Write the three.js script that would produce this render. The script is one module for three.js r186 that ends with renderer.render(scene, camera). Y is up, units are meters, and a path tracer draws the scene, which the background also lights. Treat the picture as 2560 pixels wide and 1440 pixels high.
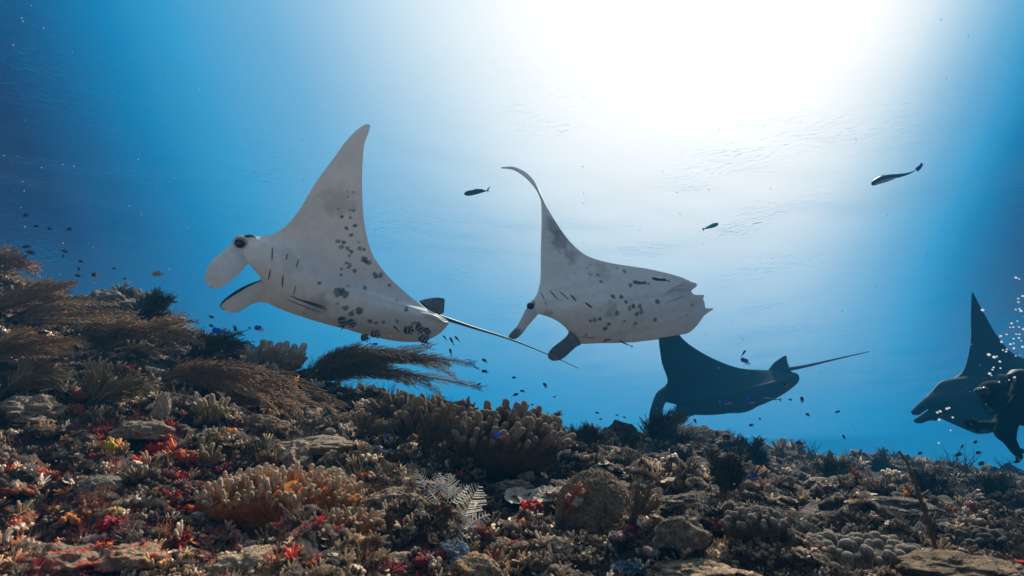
import * as THREE from 'three';
import { mergeGeometries, mergeVertices } from 'three/addons/utils/BufferGeometryUtils.js';
import { ImprovedNoise } from 'three/addons/math/ImprovedNoise.js';
import { MarchingCubes } from 'three/addons/objects/MarchingCubes.js';

// ---------------------------------------------------------------- camera, water light, sun, exposure
const PITCH = 16 * Math.PI / 180, FOV = 58, FPX = 720 / Math.tan(FOV * Math.PI / 360);
const scene = new THREE.Scene();
const camera = new THREE.PerspectiveCamera(FOV, 16 / 9, 0.05, 400);
camera.rotation.x = PITCH;
camera.focus = 2.6; camera.userData.fStop = 4.0;
const renderer = new THREE.WebGLRenderer({ antialias: true });
renderer.toneMapping = THREE.LinearToneMapping;
renderer.toneMappingExposure = 1.3;
renderer.shadowMap.enabled = true;
const SKY_GAIN = 0.86;
const cp = Math.cos(PITCH), sp = Math.sin(PITCH);
const V3 = (x, y, z) => new THREE.Vector3(x, y, z);
// direction and point behind a place of the view, so that things can be set where they stand
function ray(px, py) { const cx = (px - 1280) / FPX, cy = (720 - py) / FPX; return V3(cx, cy * cp + sp, -(cp - cy * sp)); }
const at = (px, py, d) => ray(px, py).multiplyScalar(d);
function proj(v) { const zc = -v.z * cp + v.y * sp, yc = v.y * cp + v.z * sp; return [1280 + v.x / zc * FPX, 720 - yc / zc * FPX, zc]; }

const SUN_DIR = ray(1830, -150).normalize();
function mulberry(a) { return () => { a |= 0; a = a + 0x6D2B79F5 | 0; let t = Math.imul(a ^ a >>> 15, 1 | a); t = t + Math.imul(t ^ t >>> 7, 61 | t) ^ t; return ((t ^ t >>> 14) >>> 0) / 4294967296; }; }
const rnd = mulberry(20417), rr = (a, b) => a + (b - a) * rnd(), ri = (n) => Math.floor(rnd() * n);
const perlin = new ImprovedNoise(), N3 = (x, y, z) => perlin.noise(x, y, z);
const clamp = (x, a = 0, b = 1) => Math.min(b, Math.max(a, x)), mix = (a, b, t) => a + (b - a) * t;
const smooth = (a, b, x) => { const t = clamp((x - a) / (b - a)); return t * t * (3 - 2 * t); };
const lin = (c) => c.map((v) => { v /= 255; return v <= 0.04045 ? v / 12.92 : ((v + 0.055) / 1.055) ** 2.4; });

{ // open water all round: bright round the sun, paler towards the surface, deeper blue towards the horizon
  const W = 1024, H = 512, data = new Float32Array(W * H * 4);
  const ramp = [[0, [330, 333, 335]], [8, [305, 308, 310]], [14, [278, 282, 284]], [18, [264, 269, 272]], [22, [252, 259, 264]], [26, [234, 249, 258]], [31, [200, 229, 247]], [37, [158, 205, 235]], [43, [116, 185, 226]], [51, [60, 164, 215]], [58, [18, 134, 188]], [65, [0, 104, 154]], [74, [0, 72, 114]], [84, [0, 56, 94]], [181, [0, 56, 94]]]
    .map(([d, c]) => [d, lin(c)]);
  for (let j = 0; j < H; j++) for (let i = 0; i < W; i++) {
    const el = ((j + 0.5) / H - 0.5) * Math.PI, az = ((i + 0.5) / W - 0.5) * 2 * Math.PI;
    const d = V3(Math.cos(el) * Math.cos(az), Math.sin(el), Math.cos(el) * Math.sin(az));
    const ang = Math.acos(clamp(d.dot(SUN_DIR), -1, 1)) * 180 / Math.PI;
    const side = (Math.asin(d.x) - Math.asin(SUN_DIR.x)) * 180 / Math.PI; // colour darkened towards both sides, in part standing in for lens vignetting
    const a2 = clamp(ang + 0.092 * Math.max(0, side - 5.5) ** 2 + 0.035 * Math.max(0, -side - 44) ** 2 + 2.5 * N3(d.x * 3 + 5, d.y * 3, d.z * 3) * smooth(14, 30, ang), 0, 180);
    let k = 0; while (k < ramp.length - 2 && ramp[k + 1][0] < a2) k++;
    const t = clamp((a2 - ramp[k][0]) / (ramp[k + 1][0] - ramp[k][0])), up = smooth(0.6, 0.98, d.y);
    const o = (j * W + i) * 4, over = [0.42, 0.62, 0.78], air = [0.01, 0.045, 0.08];
    for (let c = 0; c < 3; c++) {
      const v = Math.max(mix(ramp[k][1][c], ramp[k + 1][1][c], t), over[c] * up) * (1 + 0.2 * (1 - smooth(0.02, 0.4, d.y)));
      data[o + c] = d.y <= 0 ? [0.01, 0.15, 0.30][c] : Math.max(0.002, (v - air[c]) * SKY_GAIN);
    }
    data[o + 3] = 1;
  }
  const sky = new THREE.DataTexture(data, W, H, THREE.RGBAFormat, THREE.FloatType);
  sky.mapping = THREE.EquirectangularReflectionMapping; sky.magFilter = sky.minFilter = THREE.LinearFilter; sky.needsUpdate = true;
  scene.background = sky; scene.environment = sky;
}
const sun = new THREE.DirectionalLight(new THREE.Color().setRGB(1, 0.90, 0.76), 5);
sun.position.copy(SUN_DIR).multiplyScalar(40); sun.castShadow = true; sun.shadow.radius = 3;
sun.shadow.mapSize.set(2048, 2048);
Object.assign(sun.shadow.camera, { left: -14, right: 14, top: 14, bottom: -14, near: 1, far: 90 });
scene.add(sun);
scene.fog = new THREE.FogExp2(new THREE.Color().setRGB(0.03, 0.47, 1.0), 0.0135);

// ---------------------------------------------------------------- helpers for things
const used = {};
function numbered(n) { const k = used[n] = (used[n] ?? -1) + 1; return k ? n + '_' + String(k).padStart(3, '0') : n; }
function tag(o, label, category, group, kind) { o.userData.label = label; if (category) o.userData.category = category; if (group) o.userData.group = group; if (kind) o.userData.kind = kind; return o; }
function thing(name, label, category, pos, group) { const g = new THREE.Group(); g.name = numbered(name); if (pos) g.position.copy(pos); scene.add(g); return tag(g, label, category, group); }
function part(name, geo, mat, parent, label) { const m = new THREE.Mesh(geo, mat); m.name = name; m.castShadow = m.receiveShadow = true; if (label) m.userData.label = label; parent.add(m); return m; }
function single(name, geo, mat, label, category, group, pos) { const m = new THREE.Mesh(geo, mat); m.name = numbered(name); m.castShadow = m.receiveShadow = true; if (pos) m.position.copy(pos); scene.add(m); return tag(m, label, category, group); }
function structure(name, geo, mat) { const m = new THREE.Mesh(geo, mat); m.name = numbered(name); m.castShadow = m.receiveShadow = true; m.userData.kind = 'structure'; scene.add(m); return m; }
function std(o) { return new THREE.MeshStandardMaterial(Object.assign({ roughness: 0.9, metalness: 0 }, o)); }
function phys(o) { return new THREE.MeshPhysicalMaterial(Object.assign({ roughness: 0.9, metalness: 0 }, o)); }
const RGB = (r, g, b) => new THREE.Color().setRGB(r, g, b);
function gridGeo(nu, nv, f, uvf, close = false) { // f(i, j) -> Vector3
  const pos = [], uv = [], idx = [];
  for (let i = 0; i < nu; i++) for (let j = 0; j < nv; j++) { const p = f(i, j); pos.push(p.x, p.y, p.z); const w = uvf ? uvf(i, j, p) : [i / (nu - 1), j / (nv - 1)]; uv.push(w[0], w[1]); }
  for (let i = 0; i < nu - 1; i++) for (let j = 0; j < nv - 1; j++) { const a = i * nv + j, b = a + nv; idx.push(a, b, a + 1, b, b + 1, a + 1); }
  const g = new THREE.BufferGeometry();
  g.setAttribute('position', new THREE.Float32BufferAttribute(pos, 3)); g.setAttribute('uv', new THREE.Float32BufferAttribute(uv, 2)); g.setIndex(idx); g.computeVertexNormals();
  return g;
}
function paint(g, fn) { // vertex colours from position and normal
  const p = g.attributes.position, n = g.attributes.normal, c = new Float32Array(p.count * 3);
  for (let i = 0; i < p.count; i++) { const v = fn(p.getX(i), p.getY(i), p.getZ(i), n ? n.getY(i) : 0, i); c[i * 3] = v[0]; c[i * 3 + 1] = v[1]; c[i * 3 + 2] = v[2]; }
  g.setAttribute('color', new THREE.BufferAttribute(c, 3)); return g;
}
function bumpTex(size, fn) { const d = new Uint8Array(size * size * 4); for (let j = 0; j < size; j++) for (let i = 0; i < size; i++) { const v = clamp(fn(i / size, j / size)) * 255; d.set([v, v, v, 255], (j * size + i) * 4); } const t = new THREE.DataTexture(d, size, size); t.wrapS = t.wrapT = THREE.RepeatWrapping; t.magFilter = THREE.LinearFilter; t.needsUpdate = true; return t; }
const tileN = (u, v, f, z) => { // noise that repeats without a seam
  const n = (x, y) => N3(x * f, y * f, z), a = u, b = v;
  return n(a, b) * (1 - a) * (1 - b) + n(a - 1, b) * a * (1 - b) + n(a, b - 1) * (1 - a) * b + n(a - 1, b - 1) * a * b;
};
const grainTex = bumpTex(512, (u, v) => 0.5 + 0.35 * tileN(u, v, 24, 1.3) + 0.3 * tileN(u, v, 61, 4.1) + 0.25 * tileN(u, v, 120, 9.7));

const speck = (() => { // mottled crust: dark pits, pale grains
  const n = 512, d = new Uint8Array(n * n * 4);
  for (let j = 0; j < n; j++) for (let i = 0; i < n; i++) {
    const u = i / n, v = j / n, a = tileN(u, v, 11, 2.7), b = tileN(u, v, 29, 6.1), c = tileN(u, v, 67, 3.9), e = tileN(u, v, 40, 8.8);
    let k = 0.52 + 0.42 * a + 0.5 * b + 0.5 * c; const pale = smooth(0.22, 0.34, e + 0.4 * c), pit = smooth(0.2, 0.34, b - 0.5 * c); k = mix(mix(k, 1, 0.75 * pale), 0.12, 0.8 * pit);
    const w = clamp(k, 0.06, 1) * 255, t = smooth(-0.1, 0.35, tileN(u, v, 7, 5.5)); d.set([w, w * mix(0.95, 0.86, t), w * mix(0.9, 0.74, t), 255], (j * n + i) * 4);
  }
  const t = new THREE.DataTexture(d, n, n); t.colorSpace = THREE.SRGBColorSpace; t.wrapS = t.wrapT = THREE.RepeatWrapping; t.magFilter = THREE.LinearFilter; t.needsUpdate = true; return t;
})();
const polyps = (() => { // the fine grain of polyps on living coral, 15 cm across
  const n = 256, d = new Uint8Array(n * n * 4);
  for (let j = 0; j < n; j++) for (let i = 0; i < n; i++) {
    const u = i / n, v = j / n, k = 0.80 + 0.16 * tileN(u, v, 5, 2.2) + 0.28 * tileN(u, v, 22, 6.6) + 0.30 * tileN(u, v, 47, 3.1), pale = smooth(0.2, 0.4, tileN(u, v, 33, 7.7));
    const w = clamp(mix(k, 1, .6 * pale), .25, 1) * 255; d.set([w, w * .97, w * .93, 255], (j * n + i) * 4);
  }
  const t = new THREE.DataTexture(d, n, n); t.colorSpace = THREE.SRGBColorSpace; t.wrapS = t.wrapT = THREE.RepeatWrapping; t.magFilter = THREE.LinearFilter; t.needsUpdate = true; return t;
})();

// ---------------------------------------------------------------- the reef slope
const SKYLINE = [[-500, 560, 5.2], [-200, 610, 5.0], [0, 655, 4.7], [100, 690, 4.6], [200, 745, 4.6], [330, 755, 4.5], [440, 815, 4.4], [560, 868, 4.1], [640, 900, 3.9], [760, 925, 3.6], [900, 975, 3.2], [1000, 1000, 2.9], [1150, 1020, 2.7], [1300, 1075, 2.8], [1400, 1095, 3.2], [1500, 1080, 3.8], [1600, 1078, 4.2], [1700, 1100, 4.6], [1800, 1120, 5], [1900, 1135, 5.6], [2000, 1155, 7], [2200, 1165, 9], [2560, 1190, 10], [3100, 1195, 10]]
  .map(([x, y, f]) => { const r = ray(x, y), a = r.x / -r.z; return [a, r.y / -r.z * f, f]; });
const F0 = 1.2, Y0 = -0.285;
function ridge(a) { let k = 0; while (k < SKYLINE.length - 2 && SKYLINE[k + 1][0] < a) k++; const A = SKYLINE[k], B = SKYLINE[k + 1], t = smooth(0, 1, clamp((a - A[0]) / (B[0] - A[0]))); return [mix(A[1], B[1], t), mix(A[2], B[2], t)]; }
function baseGround(x, z) {
  const f = Math.max(-z, 0.05), a = clamp(x / Math.max(f, 0.7), -2, 2), [ys, F] = ridge(a);
  const s = (ys - Y0) / (F - F0);
  if (f <= F) { const t = (f - F0) / (F - F0); return Y0 + (ys - Y0) * t - 0.12 * s * Math.sin(Math.PI * clamp(t)) * 0.4; }
  const back = Math.min(-0.06, ys / F - 0.3);
  return ys + back * (f - F) * smooth(0, 0.8, f - F);
}
function relief(x, z) {
  const r = Math.hypot(x, z), far = smooth(3, 9, r);
  const wx = x + 0.06 * N3(x * 5, 3.1, z * 5), wz = z + 0.06 * N3(x * 5, 8.4, z * 5);
  let h = 0.13 * N3(wx * 1.7, 1.5, wz * 1.7);
  h += 0.10 * (Math.abs(N3(wx * 3.4, 7.7, wz * 3.4)) * 2 - 0.5);
  h += 0.042 * (Math.abs(N3(wx * 8.2, 2.2, wz * 8.2)) * 2 - 0.5);
  h += 0.014 * (Math.abs(N3(wx * 20, 5.2, wz * 20)) * 2 - 0.5);
  h += 0.006 * (Math.abs(N3(x * 50, 6.2, z * 50)) * 2 - 0.5);
  h += 0.2 * far * N3(x * 0.8, 11, z * 0.8);
  return h * mix(0.85, 1.5, far);
}
const ground = (x, z) => baseGround(x, z) + relief(x, z);
function groundHit(px, py, f1 = 13) { // where the view through that place meets the reef
  const r = ray(px, py); let a = 0.75, b = a;
  const below = (d) => r.y * d < ground(r.x * d, r.z * d);
  while (!below(b)) { a = b; b *= 1.025; if (b > f1) return null; }
  for (let k = 0; k < 7; k++) { const m = (a + b) / 2; if (below(m)) b = m; else a = m; }
  return r.multiplyScalar(b);
}
function groundNormal(p, e = 0.04) { return V3(ground(p.x - e, p.z) - ground(p.x + e, p.z), 2 * e, ground(p.x, p.z - e) - ground(p.x, p.z + e)).normalize(); }
// where red encrusting life grows thickest, and how pale the rubble is
function redness(p) { const q = proj(V3(p.x, p.y, p.z)); return clamp(1 - Math.hypot((q[0] - 330) / 620, (q[1] - 1290) / 260)) + 0.25 * clamp(1 - Math.hypot((q[0] - 1150) / 300, (q[1] - 1390) / 130)); }
{
  const NU = 760, NV = 640, geo = gridGeo(NU, NV, (i, j) => {
    const a = mix(-1.75, 1.75, i / (NU - 1)), f = 0.55 * Math.pow(16 / 0.55, j / (NV - 1)), x = a * f, z = -f;
    return V3(x, ground(x, z), z);
  }, (i, j, p) => [p.x / 0.3, p.z / 0.3]);
  paint(geo, (x, y, z) => {
    const m = N3(x * 4, y * 4, z * 4), m2 = N3(x * 13 + 9, y * 13, z * 13), m3 = N3(x * 40, y * 40, z * 40), rd = redness({ x, y, z });
    let c = [0.10, 0.066, 0.042];
    const pale = smooth(0.05, 0.4, m2 + 0.4 * m3);
    c = c.map((v, k) => mix(v, [0.5, 0.38, 0.28][k], 0.7 * pale));
    const ol = smooth(0.1, 0.35, m); c = c.map((v, k) => mix(v, [0.07, 0.056, 0.034][k], 0.7 * ol));
    const red = smooth(0.12, 0.3, N3(x * 9 + 30, y * 9, z * 9) + 0.5 * m3 + rd * 0.75 - 0.24) * smooth(0.02, 0.25, rd);
    c = c.map((v, k) => mix(v, m3 > 0.1 ? [0.5, 0.12, 0.05][k] : [0.42, 0.03, 0.03][k], 0.85 * red));
    return c;
  });
  structure('reef_slope', geo, std({ vertexColors: true, map: speck, bumpMap: grainTex, bumpScale: 0.006 }));
  // unseen pale floor added behind the camera to bounce sunlight onto manta bellies, and the deep dark floor far below the reef
  const bounceSand = gridGeo(60, 50, (i, j) => { const x = mix(-9, 9, i / 59), z = mix(-0.5, 12, j / 49); return V3(x, -0.62 + 0.1 * N3(x * 0.7, 1, z * 0.7), z); }, (i, j, p) => [p.x, p.z]);
  structure('added_bounce_sand', bounceSand, std({ color: RGB(0.52, 0.47, 0.40), bumpMap: grainTex, bumpScale: 0.01 }));
  const deep = gridGeo(70, 70, (i, j) => { const x = mix(-46, 46, i / 69), z = mix(-50, 14, j / 69); return V3(x, -2.4 - 0.06 * Math.max(0, -z) + 0.5 * N3(x * 0.2, 1, z * 0.2), z); }, (i, j, p) => [p.x, p.z]);
  structure('seabed', deep, std({ color: RGB(0.045, 0.06, 0.065) }));
}
{ // the rippled surface overhead
  const geo = gridGeo(260, 260, (i, j) => {
    const x = mix(-42, 42, i / 259), z = mix(-48, 8, j / 259);
    return V3(x, 4.2 - 0.1 * Math.max(0, Math.hypot(x, z) - 12) + (0.10 * N3(x * 0.35, 2, z * 0.5) + 0.05 * N3(x * 0.9 + z * 0.5, 4, z * 1.3)) * (1 - 0.9 * smooth(7, 17, Math.hypot(x, z))), z);
  }, (i, j, p) => [(p.x + 0.5 * p.z) / 7.8, (p.z - 0.5 * p.x) / 6.6]);
  const rip = bumpTex(1024, (u, v) => { const w = u + 0.02 * tileN(u, v, 9, 2.2), q = v + 0.02 * tileN(u, v, 9, 7.2); const a = w - Math.floor(w), b = q - Math.floor(q); const m = 0.25 + 1.3 * smooth(-.1, .4, tileN(u, v, 4, 1.7)); return 0.5 + m * (0.22 * tileN(a, b, 60, 3.3) + 0.14 * tileN(a, b, 131, 8.1) + 0.12 * tileN(a, b, 24, 5.1)); });
  structure('water_surface', geo, phys({ color: RGB(0.97, 0.99, 1), transmission: 1, thickness: 0, roughness: 0.05, ior: 1.55, bumpMap: rip, bumpScale: 0.05 }));
}

// ---------------------------------------------------------------- manta rays
// A fin or body as a lens-shaped sheet between a leading and a trailing edge: rows [lead x, y, depth, trail x, y, depth, half thickness, camber]
function lens(rows, NU, NV, o = {}) {
  const L = new THREE.CatmullRomCurve3(rows.map((r) => at(r[0], r[1], r[2])), false, 'catmullrom', 0.45);
  const T = new THREE.CatmullRomCurve3(rows.map((r) => at(r[3], r[4], r[5])), false, 'catmullrom', 0.45);
  const H = (k, u) => { const x = u * (rows.length - 1), i = Math.min(rows.length - 2, Math.floor(x)), t = smooth(0, 1, x - i); return mix(rows[i][k] ?? 0, rows[i + 1][k] ?? 0, t); };
  const mid = [], toCam = V3(0, 0, 0);
  for (let i = 0; i < NU; i++) { const u = i / (NU - 1), a = L.getPoint(u), b = T.getPoint(u); mid.push([...Array(NV)].map((_, j) => { const v = 0.5 - 0.5 * Math.cos(Math.PI * j / (NV - 1)); return a.clone().lerp(b, v); })); }
  const flat = V3(0, 0, 0), nor = mid.map(() => []);
  for (let i = 0; i < NU; i++) for (let j = 0; j < NV; j++) {
    const a = mid[Math.min(NU - 1, i + 1)][j].clone().sub(mid[Math.max(0, i - 1)][j]), b = mid[i][Math.min(NV - 1, j + 1)].clone().sub(mid[i][Math.max(0, j - 1)]);
    const n = a.cross(b); if (n.dot(mid[i][j]) > 0) n.negate();
    flat.add(n); nor[i][j] = n.lengthSq() > 1e-12 ? n.normalize() : V3(0, 0, 1);
  }
  flat.normalize();
  const side = [[], []];
  for (let i = 0; i < NU; i++) for (let j = 0; j < NV; j++) {
    const u = i / (NU - 1), v = 0.5 - 0.5 * Math.cos(Math.PI * j / (NV - 1));
    const n = nor[i][j].clone().lerp(flat, 0.6).normalize();
    const prof = Math.pow(Math.sin(Math.PI * Math.pow(v, o.fore ?? 0.8)), o.pw ?? 0.75), h = H(6, u) * prof, c = H(7, u) * 4 * v * (1 - v);
    const m = mid[i][j].clone().addScaledVector(n, c);
    side[0].push(m.clone().addScaledVector(n, h * (o.front ?? 1))); side[1].push(m.clone().addScaledVector(n, -h * (o.back ?? 1)));
  }
  const gs = side.map((s, k) => gridGeo(NU, NV, (i, j) => s[i * NV + j], (i, j) => [0.005 + 0.5 * k + 0.49 * i / (NU - 1), 0.004 + 0.992 * j / (NV - 1)]));
  const flipped = (k) => { const ix = gs[k].index.array; for (let i = 0; i < ix.length; i += 3) { const t = ix[i]; ix[i] = ix[i + 1]; ix[i + 1] = t; } gs[k].computeVertexNormals(); };
  { const g = gs[0], c = Math.floor(NU / 2) * NV + Math.floor(NV / 2), n = V3().fromBufferAttribute(g.attributes.normal, c); if (n.dot(flat) < 0) flipped(0); else flipped(1); }
  const geo = mergeGeometries(gs);
  return { geo, front: side[0], back: side[1], NU, NV, flat };
}

function nearest(s, px, py) { let best = 1e9, o = null; for (const p of s.front) { const q = proj(p), d = (q[0] - px) ** 2 + (q[1] - py) ** 2; if (d < best) { best = d; o = p; } } return o; }
// the skin: pale belly with its own dark spots on one side, black back on the other
function skin(s, spots, o = {}) {
  const W = o.W ?? 1024, Hh = o.H ?? 512, d = new Uint8Array(W * Hh * 4), { NU, NV } = s;
  const marks = spots.map((q) => ({ p: nearest(s, q[0], q[1]), r: .86 * q[2] * (q[5] ?? 3.9) / FPX, e: q[3] ?? 1, t: q[4] ?? 0.85 })).filter((m) => m.p);
  const belly = o.belly ?? [0.84, 0.84, 0.83], back = o.back ?? [0.030, 0.034, 0.040];
  for (let j = 0; j < Hh; j++) for (let i = 0; i < W; i++) {
    const k = i < W / 2 ? 0 : 1, u = clamp(((i + 0.5) / W - 0.5 * k - 0.005) / 0.49), v = clamp(((j + 0.5) / Hh - 0.004) / 0.992);
    const a = u * (NU - 1), b = v * (NV - 1), i0 = Math.min(NU - 2, Math.floor(a)), j0 = Math.min(NV - 2, Math.floor(b)), fa = a - i0, fb = b - j0, g = k ? s.back : s.front;
    const p = g[i0 * NV + j0].clone().multiplyScalar((1 - fa) * (1 - fb)).addScaledVector(g[i0 * NV + j0 + 1], (1 - fa) * fb).addScaledVector(g[(i0 + 1) * NV + j0], fa * (1 - fb)).addScaledVector(g[(i0 + 1) * NV + j0 + 1], fa * fb);
    const n1 = N3(p.x * 4, p.y * 4, p.z * 4), n2 = N3(p.x * 19, p.y * 19, p.z * 19), n3 = N3(p.x * 70, p.y * 70, p.z * 70);
    let c;
    const white = o.flip ? k === 1 : k === 0;
    if (white) {
      const mott = 1 + 0.11 * n1 + 0.08 * n2 + 0.07 * n3;
      c = belly.map((x) => x * mott);
      const scuff = smooth(0.42, 0.62, n3 + 0.4 * n2); if (!o.plain) c = c.map((x) => mix(x, 0.75, 0.3 * scuff));
      if (o.smudge) for (const m of o.smudge) { const q = m.p ??= nearest(s, m.x, m.y); const t = smooth(1.15, 0.3, p.distanceTo(q) / m.r + 0.5 * n2 + 0.3 * n1) * m.k; c = c.map((x, z) => mix(x, [0.15, 0.155, 0.165][z], t)); }
      for (const m of marks) { const dd = p.distanceTo(m.p); if (dd > m.r * 2.2) continue; const t = smooth(1.15, 0.72, dd / m.r + 0.6 * N3(p.x * 45 + m.r * 90, p.y * 45, p.z * 45)) * m.t * (0.88 + 0.14 * Math.sin(m.r * 9000)); c = c.map((x, z) => mix(x, [0.095, 0.1, 0.11][z], t)); }
    } else { c = back.map((x) => x * (1 + 0.5 * n1 + 0.35 * n2)); if (o.shoulder) { const t = o.shoulder(p) * (0.8 + 0.3 * n2); c = c.map((x, z) => mix(x, [0.5, 0.5, 0.5][z], t)); } }
    const edge = Math.min(u / 0.02, (1 - u) / 0.02); void edge;
    d.set([...c.map((x) => { const y = clamp(x); return 255 * (y <= 0.0031308 ? 12.92 * y : 1.055 * y ** (1 / 2.4) - 0.055); }), 255], (j * W + i) * 4);
  }
  const t = new THREE.DataTexture(d, W, Hh); t.colorSpace = THREE.SRGBColorSpace; t.magFilter = THREE.LinearFilter; t.needsUpdate = true;
  return phys({ map: t, roughness: o.plain ? 0.8 : 0.6, specularIntensity: o.plain ? 0.1 : 0.3 });
}
const hazeSkin = phys({ color: RGB(0.042, 0.047, 0.052), roughness: 0.8, specularIntensity: 0.1 }), blackSkin = phys({ color: RGB(0.028, 0.032, 0.038), roughness: 0.5 }), eyeBlack = phys({ color: RGB(0.012, 0.012, 0.014), roughness: 0.15 }), slitDark = std({ color: RGB(0.085, 0.085, 0.09), roughness: 0.8 });
function tube(points, r0, r1, seg = 40, rad = 8) {
  const c = new THREE.CatmullRomCurve3(points), fr = c.computeFrenetFrames(seg), pos = [];
  return gridGeo(seg + 1, rad + 1, (i, j) => { const t = i / seg, a = j / rad * Math.PI * 2, r = typeof r0 === 'function' ? r0(t) : mix(r0, r1, t); return c.getPointAt(t).addScaledVector(fr.normals[i], Math.cos(a) * r).addScaledVector(fr.binormals[i], Math.sin(a) * r); });
}
function slitOn(s, x0, y0, x1, y1, w, sink = 0.35) { // a gill slit: a dark lens pressed into the skin
  const a = nearest(s, x0, y0), b = nearest(s, x1, y1), m = a.clone().lerp(b, 0.5), len = a.distanceTo(b);
  const g = new THREE.SphereGeometry(1, 14, 8), y = b.clone().sub(a).normalize(), z = s.flat.clone().addScaledVector(y, -s.flat.dot(y)).normalize(), x = y.clone().cross(z); w *= .62;
  g.applyMatrix4(new THREE.Matrix4().makeBasis(x.multiplyScalar(w), y.multiplyScalar(len / 1.6), z.multiplyScalar(0.006)).setPosition(m)); g.computeVertexNormals(); return g;
}
const GROUP_M = 'manta rays gliding over the reef';
{ // the nearest manta: banking, belly towards us, head left
  const t = thing('manta_ray', 'largest manta ray at left, spotted grey belly, one wing raised, head fins open', 'manta ray', at(870, 700, 4), GROUP_M);
  const R = [
    [917, 309, 3.72, 926, 313, 3.72, 0.004, 0], [893, 324, 3.72, 921, 333, 3.73, 0.008, 0], [864, 354, 3.72, 911, 360, 3.75, 0.012, 0], [836, 393, 3.74, 907, 398, 3.78, 0.017, 0], [790, 455, 3.76, 905, 460, 3.82, 0.026, -0.01], [752, 518, 3.78, 908, 530, 3.88, 0.038, -0.02], [720, 560, 3.78, 917, 590, 3.95, 0.055, -0.03],
    [690, 581, 3.78, 933, 640, 4.02, 0.075, -0.03], [652, 591, 3.75, 965, 685, 4.1, 0.10, -0.02], [617, 592, 3.70, 1010, 728, 4.2, 0.125, 0], [593, 602, 3.68, 1062, 768, 4.3, 0.15, 0.02], [602, 632, 3.68, 1098, 788, 4.36, 0.165, 0.03], [621, 658, 3.7, 1120, 803, 4.4, 0.17, 0.04],
    [652, 696, 3.74, 1118, 814, 4.4, 0.165, 0.04], [664, 732, 3.8, 1096, 836, 4.4, 0.15, 0.03], [670, 757, 3.88, 1060, 853, 4.4, 0.13, 0.0], [742, 778, 3.98, 1022, 855, 4.42, 0.10, -0.02], [802, 798, 4.1, 985, 852, 4.48, 0.07, -0.02], [860, 815, 4.3, 950, 844, 4.6, 0.04, 0], [905, 828, 4.6, 925, 836, 4.75, 0.006, 0]];
  const s = lens(R, 120, 44, { front: 0.62, back: 0.9 });
  const sp = [[868, 488, 3], [868, 478, 2], [883, 482, 4], [848, 525, 3.5], [876, 520, 4], [886, 527, 5], [857, 540, 5], [852, 543, 3], [877, 548, 4.5], [888, 560, 5.5], [888, 568, 4.5], [867, 566, 5.5], [877, 588, 5.5], [846, 606, 7], [853, 616, 7], [861, 608, 6], [897, 606, 5, 1, .5], [870, 620, 7], [877, 627, 6], [873, 636, 5], [900, 622, 7], [909, 625, 5], [910, 650, 9], [924, 655, 9, 1, .7], [915, 658, 7], [863, 657, 5], [877, 658, 7], [872, 666, 5], [884, 676, 6], [850, 671, 4.5], [856, 684, 5], [936, 686, 9], [949, 688, 8], [952, 690, 5, 1, .9], [970, 712, 6, 1, .7], [869, 714, 5, 1, .6], [801, 707, 6, 1, .8], [911, 716, 8], [843, 731, 13], [858, 734, 13], [852, 726, 11], [862, 770, 10], [853, 759, 4], [872, 782, 9], [898, 776, 12], [902, 782, 8], [994, 754, 5], [1018, 768, 5], [1012, 778, 6], [926, 802, 9, 1, .8], [936, 806, 6], [962, 807, 7], [992, 804, 7], [1044, 810, 9], [1035, 810, 8], [1055, 822, 5, 1, .5]];
  const body = part('body', s.geo, skin(s, sp, { smudge: [{ x: 845, y: 500, r: 0.13, k: .22 }, { x: 735, y: 650, r: 0.1, k: .15 }, { x: 640, y: 610, r: 0.05, k: -.5 }, { x: 790, y: 765, r: .12, k: .35 }] }), t);
  const fin = (name, rows, o, label, th) => { const f = lens(rows.map((r) => { r = [...r]; r[6] *= .6; return r; }), 26, 14, o), m = part(name, f.geo, skin(f, [], Object.assign({ W: 256, H: 128 }, th)), t, label); return f; };
  fin('cephalic_fin', [[592, 600, 3.68, 622, 658, 3.70, 0.045], [578, 612, 3.64, 612, 668, 3.66, 0.034], [555, 630, 3.58, 600, 684, 3.6, 0.026], [532, 650, 3.53, 584, 698, 3.56, 0.022], [516, 676, 3.5, 566, 711, 3.52, 0.02], [512, 700, 3.5, 550, 719, 3.51, 0.017], [518, 714, 3.5, 538, 722, 3.5, 0.008]], {}, null, { belly: [0.8, 0.8, 0.79] });
  fin('cephalic_fin', [[664, 695, 3.80, 668, 757, 3.86, 0.045], [640, 706, 3.78, 650, 756, 3.84, 0.034], [612, 721, 3.74, 628, 761, 3.78, 0.026], [585, 735, 3.7, 608, 774, 3.74, 0.022], [562, 752, 3.68, 590, 782, 3.7, 0.018], [550, 762, 3.67, 572, 781, 3.68, 0.012], [550, 767, 3.67, 560, 776, 3.67, 0.006]], {}, 'cephalic fin edged in black', { belly: [0.85, 0.82, 0.8] });
  // the black rim along the top of that fin
  part('fin_rim', tube([at(655, 699, 3.765), at(620, 714, 3.74), at(585, 734, 3.685), at(558, 754, 3.66), at(551, 766, 3.655), at(560, 774, 3.655)], (q) => 0.002 + 0.008 * Math.sin(Math.PI * clamp(q * 1.05)) , 0, 30, 8), blackSkin, t);
  const eye = part('eye', new THREE.SphereGeometry(0.036, 24, 16), eyeBlack, t); eye.position.copy(at(600, 608, 3.655));
  const lid = part('eyelid', new THREE.TorusGeometry(0.04, 0.012, 10, 28), std({ color: RGB(0.62, 0.6, 0.58), roughness: 0.6 }), t); lid.position.copy(at(601, 607, 3.665)); lid.lookAt(0.2, 0.1, 0);
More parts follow.
